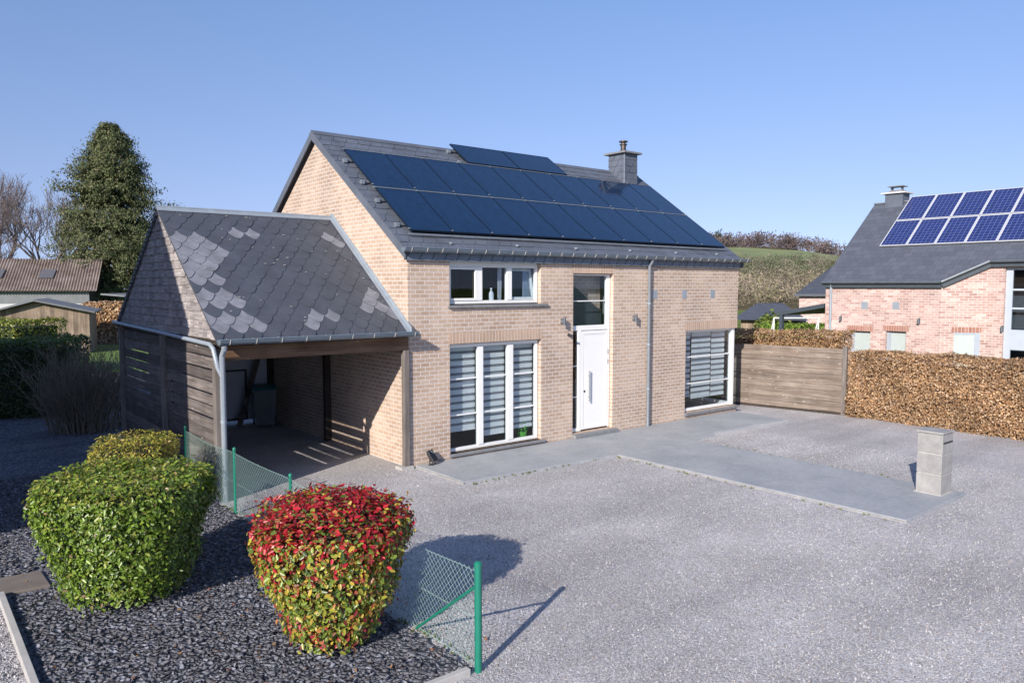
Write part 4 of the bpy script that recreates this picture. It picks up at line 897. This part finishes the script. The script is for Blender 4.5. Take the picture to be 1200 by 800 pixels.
for (x0, y0), (x1, y1) in zip(fr[:-1], fr[1:]): b.tube([(x0-.06, y0, zr(x0)-.03), (x1-.06, y1, zr(x1)-.03)], .055, 8)
b.build('gutter', M['zinc_dark'], nb, smooth='auto')
b = MB(); b.tube([(19.93, 1.95, E0-.1), (19.93, 1.95, 0)], .05, 8); b.build('downpipe', M['zinc_light'], nb)
b = MB(); b.box(23.6, 24.2, 1.05, 1.75, 6.6, 7.38); nc = b.build('chimney', M['slate2'], nr); b = MB(); b.box(23.5, 24.3, .92, 1.88, 7.38, 7.43); b.build('chimney_cap', M['render'], nr)
b = MB(); b.box(23.7, 24.1, 1.15, 1.65, 7.43, 7.52)
for y in (1.12, 1.52): b.box(23.85, 23.95, y+.06, y+.12, 7.52, 7.66)
b.box(23.65, 24.15, 1.1, 1.7, 7.66, 7.69); b.build('chimney_pot', M['stone'], nr)
thn = math.atan(SN); firstn = None
for r_, x0 in ((0, 21.46), (1, 22.74)):
    for i in range(9):
        loc = (x0, .88-i*1.0, zr(x0)+.06); rot = Matrix.Rotation(R(-90), 3, 'Z') @ Matrix.Rotation(thn, 3, 'X')
        if firstn is None: firstn = pv_panel('solar_panel', nb, .985, 1.60, M['pvblue'], M['alu'], loc, rot.to_euler(), q=.034)
        else: copy_panel(firstn, nb, loc)
for (a, c, z0, z1, x) in ((.42, 1.2, .9, 2.0, 20), (-.86, -.14, .9, 2.05, 20)):
    w_ = MB(); xx = x+.12; w_.box(xx, xx+.06, a, c, z1-.05, z1); w_.box(xx, xx+.06, c-.14, c, z0, z1-.05); w_.box(xx, xx+.06, a, a+.03, z0, z1-.05); ww_ = w_.build('window', M['greyframe'], nb)
    s2 = MB(); s2.box(xx+.02, xx+.04, a+.03, c-.14, z0, z1-.05); s2.build('shutter', M['shutter'], ww_)
    l_ = MB(); l_.box(x-.004, x+.1, a-.1, c+.1, z1+.002, z1+.20); l_.build('lintel', M['pinksoldier'], nb)
# window in the oblique wall
d_ = Vector((.85, -1.15, 0)).normalized(); nrm = Vector((-d_.y*-1, -d_.x, 0)); nrm = Vector((-1.15, -.85, 0)).normalized()
def obl(s, dz, out): p = Vector((20, -2.0, 0))+d_*s+nrm*out; return (p.x, p.y, dz)
def oblbox(mb, s0, s1, z0, z1, o0, o1):
    v = [obl(s, z, o) for z in (z0, z1) for s, o in ((s0, o0), (s1, o0), (s1, o1), (s0, o1))]; mb.add(v, [(0,3,2,1),(4,5,6,7),(0,1,5,4),(1,2,6,5),(2,3,7,6),(3,0,4,7)])
w_ = MB(); oblbox(w_, .42, 1.22, 2.02, 2.08, .0, .03); oblbox(w_, 1.06, 1.22, .9, 2.02, .0, .03); ww_ = w_.build('window', M['greyframe'], nb)
w_ = MB(); oblbox(w_, .42, 1.06, .9, 2.02, 0, .015); w_.build('shutter', M['shutter'], ww_)
w_ = MB(); oblbox(w_, .35, 1.26, 2.085, 2.28, 0, .006); w_.build('lintel', M['pinksoldier'], nb)
# tall window on the right
x = 20.97; w_ = MB(); a, c = -6.2, -3.62
w_.box(x, x+.07, c-.2, c, .2, 4.28); w_.box(x, x+.07, a, c-.2, 4.20, 4.28); w_.box(x, x+.07, a, a+.15, .2, 4.2)
for z in (3.55, 2.93): w_.box(x, x+.07, a+.15, c-.2, z-.03, z+.03)
w_.box(x, x+.07, a+.15, c-.2, 1.55, 2.22); w_.box(x, x+.07, a+.15, c-.2, .2, .55); ww_ = w_.build('window', plain('pale_panel', (.42,.47,.54), .5, 0, .03), nb)
for z0, z1 in ((3.58, 4.2), (2.96, 3.52), (2.22, 2.90), (.55, 1.55)): b = MB(); b.box(x+.03, x+.04, a+.15, c-.2, z0, z1); b.build('pane', M['glass'], ww_)
b = MB(); b.box(21.2, 27.3, NY1+.4, NY0-.4, .0, .1); b.box(22.6, 22.7, NY1+.4, NY0-.4, .1, 3.7); b.build('interior', M['darkframe'], nb)
b = MB(); b.box(20.846, 20.9, -6.3, -3.5, 4.285, 4.43); b.build('lintel', M['pinksoldier'], nb)
for y, z in ((.67, 2.95), (-.47, 2.96)): b = MB(); b.box(19.992, 20.02, y-.12, y+.12, z-.12, z+.14); b.build('wall_vent', M['zinc_light'], nb)
for y, z, xx, lb in ((1.55, 2.45, 20, 'farthest of the small lamps on the pink brick wall, near its downpipe'), (-1.30, 2.45, 20, 'small lamp on the pink brick wall right of the two shuttered windows'), (-3.62, 2.25, 20.85, 'small lamp on the pink brick wall beside the tall window')):
    t = thing('wall_lamp', lb, 'lamp', (xx, y, z), 0, 'small lamps on the pink brick wall'); b = MB(); b.box(-.02, 0, -.03, .03, -.1, .1); b.build('bracket', M['zinc_dark'], t)
    b = MB(); b.tube([(-.10, 0, -.10), (-.10, 0, .08)], .035, 8); b.tube([(-.02, 0, -.05), (-.10, 0, -.05)], .01, 6); b.build('lamp_body', M['zinc_dark'], t)
# pergola
t = thing('pergola', 'dark metal lean to pergola at the left end of the pink brick house', 'pergola', (20, 2.25, 0))
b = MB(); b.prism([(0, 0, 2.84), (0, 1.95, 2.48), (0, 1.95, 2.64), (0, 0, 3.0)], (4.2, 0, 0)); b.build('pergola_roof', M['darkframe'], t)
for x, y, h_ in ((.08, 1.85, 2.5), (4.1, 1.85, 2.5), (4.1, .15, 2.8)): b = MB(); b.box(x-.07, x+.07, y-.07, y+.07, 0, h_); b.build('post', M['darkframe'], t)

# ================================================================== BACKGROUND RIGHT
def gable_house(t, L, Dp, eh, rh, wm, rm, ovh=.25):     # local x along the ridge, y depth
    b = MB(); b.box(0, L, 0, Dp, -.1, eh); 
    for x in (0, L-.3): b.prism([(x, .0, eh), (x, Dp, eh), (x, Dp/2, rh-.1)], (.3, 0, 0))
    w = b.build('wall', wm, t); b = MB(); k = (rh-eh)/(Dp/2)
    for s, y0 in ((1, -ovh), (-1, Dp+ovh)): b.prism([(-ovh, y0, eh-k*ovh+.02), (-ovh, Dp/2, rh+.02), (-ovh, Dp/2, rh-.12), (-ovh, y0, eh-k*ovh-.12)], (L+2*ovh, 0, 0))
    return w, b.build('roof', rm, t)
t = thing('brick_house', 'distant pale pink house with a dark hipped roof beyond the pergola', 'house', F(19.4, 52), FR-R(22))
b = MB(); b.box(0, 9, 0, 8, -.1, 3.1); wl = b.build('wall', M['pinkbrick'], t)
b = MB(); v = [(-.3, -.3, 3.1), (9.3, -.3, 3.1), (9.3, 8.3, 3.1), (-.3, 8.3, 3.1), (2.2, 4, 5.2), (7, 4, 5.2)]; b.add(v, [(0, 1, 5, 4), (2, 3, 4, 5), (1, 2, 5), (3, 0, 4), (0, 3, 2, 1)]); rf2 = b.build('roof', M['slate'], t)
b = MB(); b.box(-.33, 9.33, -.36, -.28, 3.0, 3.14); b.build('gutter', M['darkframe'], t)
for x in (3.0, 6.0): b = MB(); b.box(x, x+1, -.02, .02, 1.0, 2.3); b.build('window', M['greyframe'], t)
t = thing('garden_shed', 'low garden shed with a dark hipped roof beside the house corner', 'shed', F(14.9, 50), FR+R(-18))
b = MB(); b.box(0, 3.6, 0, 3.2, 0, 1.5); b.build('wall', M['shedwood'], t); b = MB(); v = [(-.5, -.5, 1.5), (4.1, -.5, 1.5), (4.1, 3.7, 1.5), (-.5, 3.7, 1.5), (1.0, 1.6, 2.55), (2.6, 1.6, 2.55)]; b.add(v, [(0, 1, 5, 4), (2, 3, 4, 5), (1, 2, 5), (3, 0, 4), (0, 3, 2, 1)]); b.build('roof', M['slate'], t)
b = MB(); b.box(2.3, 3.0, -.03, .0, 0, 1.4); b.build('door', M['darkwood'], t)
def bush(name, label, loc, rx, h, n, size, cols, mat=None, group=None, cat='bush'):
    t = thing(name, label, cat, loc, 0, group); d = rng.normal(size=(n, 3)); d /= np.linalg.norm(d, axis=1, keepdims=True); r = rng.uniform(.55, 1, n)[:, None]
    P = d*r; P[:, 2] = np.abs(P[:, 2]); P *= (1+lump(P, 3, .18, 2))[:, None]; P *= np.array([rx, rx, h]); tree_crown(t, P, size, cols, mat or M['needle'], name='foliage')
    b = MB()
    for k in range(5): a = k*1.26; b.tube([(0, 0, 0), (rx*.5*math.cos(a), rx*.5*math.sin(a), h*.7)], [.05, .02], 5)
    b.build('stem', M['bark'], t); return t
bush('evergreen_bush', 'rounded yellow green bush in front of the dark shed', F(15.6, 46.5), 1.25, 2.3, 1800, .22, [(.15,.20,.04), (.22,.25,.05), (.10,.15,.03)])
hedge('laurel_hedge', 'low bright green hedge beyond the pergola', F(14.6, 44), FR, 7, 1.2, 1.45, 7000, .16, [(.12,.20,.03), (.18,.26,.04), (.08,.13,.03)], M['needle'], seed=12)
hedge('privet_hedge', 'rough yellowish hedge in the gap behind the wooden fence', F(10.5, 33), FR, 5.5, 1.5, 1.32, 6000, .12, [(.14,.15,.04), (.20,.19,.06), (.12,.10,.05)], M['needle'], seed=13, rag=.12)
t = thing('swing_frame', 'white tubular swing frame standing in the garden beyond the pergola', 'frame', F(14.15, 41.5), FR)
b = MB(); b.tube([(0, 0, 0), (0, 0, 1.95), (2.4, 0, 1.95), (2.4, 0, 0)], .05, 8); b.tube([(0, 1, 0), (0, 0, 1.95)], .04, 6); b.tube([(2.4, 1, 0), (2.4, 0, 1.95)], .04, 6); b.build('frame_tube', M['white'], t)

# hillside: pasture, scrub and woods
b = MB(); vs = []; NL = 30; ND = 10
def fld(l0, l1, d0f, d1f, name, mat):
    b = MB(); vs = []
    for j in range(13):
        for i in range(41):
            lat = l0+(l1-l0)*i/40; dep = d0f(lat)+(d1f(lat)-d0f(lat))*j/12; vs.append(F(lat, dep, hill_h(lat, dep)+.35))
    b.add(vs, [(j*41+i, j*41+i+1, (j+1)*41+i+1, (j+1)*41+i) for j in range(12) for i in range(40)]); return tag(b.build(name, mat, fix=False), kind='structure')
fld(70, 172, lambda l: 352+(l-100)*.1, lambda l: 468-max(0, l-140)*1.2, 'pasture', M['field'])
def woods(name, label, n, lfun, hmin, hmax, cols, quads, qs, mat=None, p=None, slim=.45):
    Ps = []; Cs = []; S = []
    for k in range(n):
        lat, dep = lfun(); h = rng.uniform(hmin, hmax); base = np.array(F(lat, dep, hill_h(lat, dep))); m_ = quads
        d = rng.normal(size=(m_, 3)); d /= np.linalg.norm(d, axis=1, keepdims=True); P = d*rng.random((m_, 1))**.4*np.array([h*slim, h*slim, h*.5])+np.array([0, 0, h*.52])
        Ps.append(P+base); c = np.array(cols[rng.choice(len(cols), p=p)])*rng.uniform(.7, 1.3)*(1+.22*math.sin(lat*.21+dep*.05)*math.sin(dep*.11-lat*.08)); Cs.append(np.tile(c, (m_, 1))*rng.uniform(.8, 1.2, (m_, 1))); S.append(np.full(m_, qs*h/8))
    P = np.vstack(Ps); C = np.clip(np.vstack(Cs), 0, 1); S = np.concatenate(S)*rng.uniform(.6, 1.4, len(P)); N = rng.normal(size=P.shape)
    V, Fq, CC = leaves(P, N, S, C, .35, 2, .1); return tag(np_mesh(name, V, Fq, mat or M['needle'], None, CC), label, 'woodland', kind='stuff')
U = rng.uniform
woods('scrub', 'brown leafless scrub covering the lower hillside', 1100, lambda: (U(25, 120), U(125, 235)), 2.2, 4.8, [(.23,.195,.14), (.29,.24,.18), (.20,.17,.12), (.26,.23,.13)], 46, 1.1, slim=.55)
woods('mixed_thicket', 'grey green thicket across the middle of the hillside', 1300, lambda: (U(60, 215), U(236, 350)), 2.6, 5.2, [(.11,.135,.07), (.15,.165,.09), (.24,.21,.15), (.18,.18,.11), (.07,.095,.05), (.28,.24,.19)], 46, 1.1, slim=.5)
woods('hilltop_wood', 'purplish bare wood along the top of the hill', 620, lambda: ((lambda l: (l, U(476-max(0, l-140)*1.2, 560)))(U(80, 228))), 6, 10.5, [(.17,.13,.125), (.21,.165,.15), (.14,.115,.11)], 60, 1.1, slim=.32)
woods('conifer_wood', 'dark conifers at the upper left of the hilltop', 130, lambda: (U(95, 150), U(515, 570)), 9, 13, [(.045,.065,.045), (.06,.08,.05)], 70, 1.2, slim=.22)
for i, (lat, dep, h_, sd) in enumerate([(168, 462, 9, 3), (177, 462, 10, 5), (185, 450, 9, 8)]):
    lb = ['leftmost bare tree standing out on the hill crest', 'middle bare tree standing out on the hill crest', 'rightmost bare tree standing out on the hill crest'][i]
    bare_tree('bare_tree', lb, F(lat, dep, hill_h(lat, dep)), h_, sd, 4, .6, fine=.09, group='bare trees on the hill crest', kids=4)

# ================================================================== BACKGROUND LEFT
# conifer
t = thing('conifer_tree', 'tall dense evergreen conifer rising behind the barn', 'tree', F(-33.9, 66))
b = MB(); b.tube([(0, 0, -.2), (.1, 0, 6), (-.1, .1, 12), (0, 0, 17.3)], [.42, .32, .18, .04], 10); 
P = []; Hc = 17.3
for k in range(1050):
    z = 1.0+(Hc-1.2)*rng.random()**.95; f = z/Hc; env = 5.65*max(0, 1-f**2.3)**.84*(.85+.15*min(1, f/.25))
    a = rng.uniform(0, 2*np.pi); env *= 1+.16*math.sin(a*3+z*.9)+.12*math.sin(a*7+z*2.1); L = env*rng.uniform(.66, 1.10)
    up = rng.uniform(-.05, .32) if f > .6 else rng.uniform(-.22, .18); m_ = 120; s = np.linspace(.22, 1, m_)**.8
    x = np.cos(a)*s*L; y_ = np.sin(a)*s*L; zz = z+up*s*L-.10*(s*L)**1.3*.35
    side = rng.normal(0, .21, (m_, 3))*np.array([1, 1, .55])*(.5+.8*s[:, None]); P.append(np.c_[x, y_, zz]+side)
    if k % 5 == 0: b.tube([(0, 0, z), (np.cos(a)*L*.8, np.sin(a)*L*.8, z+up*L*.8-.02)], [.05, .015], 3, cap=False)
b.build('trunk', M['bark'], t, fix=False); P = np.vstack(P); n = len(P)
N = P*np.array([1, 1, 0])+np.array([0, 0, .6]); V, Fq, CC = leaves(P, N, rng.uniform(.10, .25, n), pickcol(n, [(.085,.105,.045), (.12,.14,.06), (.18,.185,.09), (.055,.072,.035), (.19,.165,.10)], [.3, .3, .18, .14, .08], .25), .45, 2.2, .15, .55); np_mesh('crown', V, Fq, M['needle'], t, CC)
TW = 'bare trees at the left edge'
bare_tree('bare_tree', 'tallest of the leafless trees left of the conifer', F(-44, 74), 16, 11, 6, .55, group=TW, fine=.016)
bare_tree('bare_tree', 'leafless tree cut by the left edge of the picture', F(-49, 76), 16.5, 12, 6, .55, group=TW, fine=.016)
bare_tree('bare_tree', 'smaller leafless tree just left of the conifer', F(-41.5, 80), 13.5, 14, 6, .6, group=TW, fine=.016)
bare_tree('bare_tree', 'low leafless tree with its crown above the barn roof', F(-46, 68), 11.5, 15, 6, .6, group=TW, fine=.014)
bare_tree('bare_tree', 'far leafless tree whose twigs show above the carport ridge', F(-32.8, 92), 13.6, 16, 5, .5, fine=.02)
# barn with corrugated roof
t = thing('barn', 'old barn with a rusty corrugated roof at the left', 'barn', F(-48.8, 55), FR+R(15))
b = MB(); n = 340; L_ = 17.2; vs = []
for i in range(n+1):
    x = L_*i/n; w_ = .045*math.cos(i*math.pi/2.0*1.0)
    vs += [(x+.25, -.45, 3.30+w_), (x-.12, 3.4, 5.8+w_), (x-.12, 7.5, 3.3+w_)]
b.add(vs, [q for i in range(n) for q in ((3*i, 3*i+3, 3*i+4, 3*i+1), (3*i+1, 3*i+4, 3*i+5, 3*i+2))])
br = b.build('roof', M['cement'], t); sm = br.modifiers.new('thickness', 'SOLIDIFY'); sm.thickness = .02
for x in (9.6, 13.1): b = MB(); b.prism([(x, .9, 4.26), (x+1.0, .9, 4.26), (x+1.0, 1.9, 4.91), (x, 1.9, 4.91)], (0, -.03, .05)); b.build('skylight', M['skypane'], br)
b = MB(); b.box(10.4, 16.8, 0, .1, 2.35, 3.35); b.build('upper_cladding', M['fibre'], t)
b = MB(); b.box(10.4, 16.8, .02, .12, 0, 2.345); b.build('wall', M['palesheet'], t)
b = MB(); b.box(16.7, 16.85, .13, 6.9, 0, 3.3); b.prism([(16.7, -.1, 3.3), (16.7, 7.1, 3.3), (16.7, 3.4, 5.5)], (.12, 0, 0)); b.box(0, 10.4, 6.8, 6.95, 0, 3.3); b.box(10.4, 16.7, 6.8, 6.95, 0, 3.3); b.build('gable_wall', M['darkwood'], t)
for x in (1.5, 5, 8.3): b = MB(); b.box(x, x+.2, .05, .25, 0, 3.3); b.build('post', M['darkwood'], t)
b = MB(); b.box(8.6, 10.35, .1, .4, 0, 3.2); b.build('plank_wall', M['shedwood'], t)
b = MB(); b.box(3, 3.9, 1.0, 1.8, 0, 2.2); b.box(4.6, 6.2, .8, 1.6, 0, 2.0); b.build('stored_goods', M['render'], t)
# timber shed in front
t = thing('timber_shed', 'weathered timber shed with a shallow grey roof in front of the barn', 'shed', F(-28.3, 40), FR+R(24))
b = MB(); b.prism([(0, 0, 0), (5.55, 0, 0), (5.55, 0, 2.24), (3.0, 0, 2.80), (0, 0, 1.95)], (0, 4.5, 0)); b.build('wall', M['shedwood'], t)
b = MB(); b.prism([(-.35, -.35, 1.86), (3.0, -.35, 2.86), (3.0, -.35, 2.96), (-.35, -.35, 1.96)], (0, 5.2, 0)); b.prism([(3.0, -.35, 2.86), (5.85, -.35, 2.2), (5.85, -.35, 2.28), (3.0, -.35, 2.96)], (0, 5.2, 0)); b.build('roof', M['fibre'], t)
b = MB(); b.box(1.6, 2.6, -.03, .0, 0, 1.8); b.build('door', M['shedwood'], t)
t = thing('lean_to_shed', 'low lean to shed with a pale edged roof beside the barn', 'shed', F(-28.6, 54.5), FR+R(2)); b = MB(); b.box(0, 5.2, 0, 3, 0, 2.3); b.build('wall', M['darkwood'], t)
b = MB(); b.prism([(-.3, -.4, 3.05), (5.6, -.4, 2.55), (5.6, -.4, 2.65), (-.3, -.4, 3.15)], (0, 3.8, 0)); b.build('roof', M['fibre'], t)
hedge('beech_hedge', 'brown beech hedge between the timber shed and the carport', F(-27.1, 48.5), FR, 7.5, 1.0, 2.6, 9000, .16, BC, M['dryleaf'], seed=21, droop=.4, rag=.12)
LG = [(.05,.085,.022), (.07,.11,.028), (.035,.06,.018)]
hedge('laurel_hedge', 'tall dark green clipped hedge at the left, behind the bare shrub', F(-18.6, 19.8), FR+R(14), 6.4, 2.2, 2.15, 26000, .075, LG, M['leaf'], seed=23, rag=.09, sunlit_topcols=[(.14,.19,.03), (.10,.15,.03)])  # top leaves coloured paler, so the sun on top is painted in
hedge('privet_hedge', 'yellow green hedge top catching the sun in front of the timber shed', F(-28.5, 29.5), FR, 9.4, 3.5, 2.28, 16000, .10, [(.20,.23,.03), (.26,.28,.04), (.14,.18,.03)], M['leaf'], seed=24, rag=.08)
def twig_bush(label, loc, H, spr, ns, seed, mat):
    rd = random.Random(seed); t = thing('bare_shrub', label, 'shrub', loc); b = MB()
    for k in range(ns):
        a = rd.uniform(0, 6.28); r = rd.uniform(0, .85); p = Vector((r*math.cos(a), r*math.sin(a), 0)); a = a+rd.gauss(0, .9); o_ = rd.uniform(.0, 1)*spr/H*.8
        d = Vector((math.cos(a)*o_, math.sin(a)*o_, 1)).normalized(); L = H*rd.uniform(.4, 1.05); pts = [p]; 
        for i in range(5): d = (d+Vector((rd.gauss(0, .09), rd.gauss(0, .09), -.02))).normalized(); pts.append(pts[-1]+d*L/5)
        b.tube(pts, [.013, .011, .009, .007, .005, .003], 3, cap=False)
        for q in range(11):
            i = rd.randint(1, 4); s0 = pts[i].lerp(pts[i+1], rd.random()); dd = (d+Vector((rd.gauss(0, .55), rd.gauss(0, .55), rd.gauss(.1, .3)))).normalized(); l = rd.uniform(.2, .6)
            m1 = s0+dd*l*.5; b.tube([s0, m1, m1+(dd+Vector((rd.gauss(0, .3), rd.gauss(0, .3), .15))).normalized()*l*.5], [.005, .004, .0025], 3, cap=False)
    b.build('branches', mat, t, fix=False)
TB = plain('shrub_twigs', (.20,.165,.12), .9)
twig_bush('tangled leafless shrub at the rear corner of the carport', F(-10.9, 19.5), 2.1, 1.2, 330, 31, TB)
0 and twig_bush('wide leafless shrub in front of the dark laurel hedge', F(-12.3, 19.7), 2.1, 1.6, 110, 33, M['twig'])
b = MB(); b.add([F(-40, 33, .003), F(-4, 33, .003), F(-4, 62, .003), F(-40, 62, .003)], [(0, 1, 2, 3)]); lw = plain('mown_grass', (.11,.19,.03), .9, 0, .15, 3); tag(b.build('lawn', lw), kind='structure')

# neighbouring house to the left (outside the picture; its shadow falls over the bed and the carport)
t = thing('brick_house', 'tall red brick house beyond the left edge of the picture', 'house', (-23, -2.35, 0)); RB = brick_mat('red_brick', [(.30,.12,.08), (.36,.16,.11), (.26,.10,.07)], (.40,.36,.32))
gable_house(t, 11, 9, 7.35, 12.7, RB, M['tiles'], .15)
b = MB(); b.box(.5, 10.8, 9, 14.5, -.1, 6.6); b.build('added_shade_wing', RB, t); b = MB(); b.box(.4, 10.9, 9, 14.6, 6.6, 6.75); b.build('added_wing_roof', M['fibre'], t)  # unseen wing with roof, added to carry the shadow further over the ground
for x in (1.5, 4.6, 7.8):
    for z in (1.0, 4.2):
        b = MB(); b.box(x, x+1.3, -.03, .03, z, z+1.4); o = b.build('window', M['white'], t); b = MB(); b.box(x+.08, x+1.22, -.04, -.031, z+.08, z+1.32); b.build('pane', M['darkframe'], o)
for y, z in ((2, 1.0), (5.6, 1.0), (2, 4.2), (5.6, 4.2)): b = MB(); b.box(10.97, 11.03, y, y+1.3, z, z+1.4); o = b.build('window', M['white'], t); b = MB(); b.box(11.031, 11.04, y+.08, y+1.22, z+.08, z+1.32); b.build('pane', M['darkframe'], o)
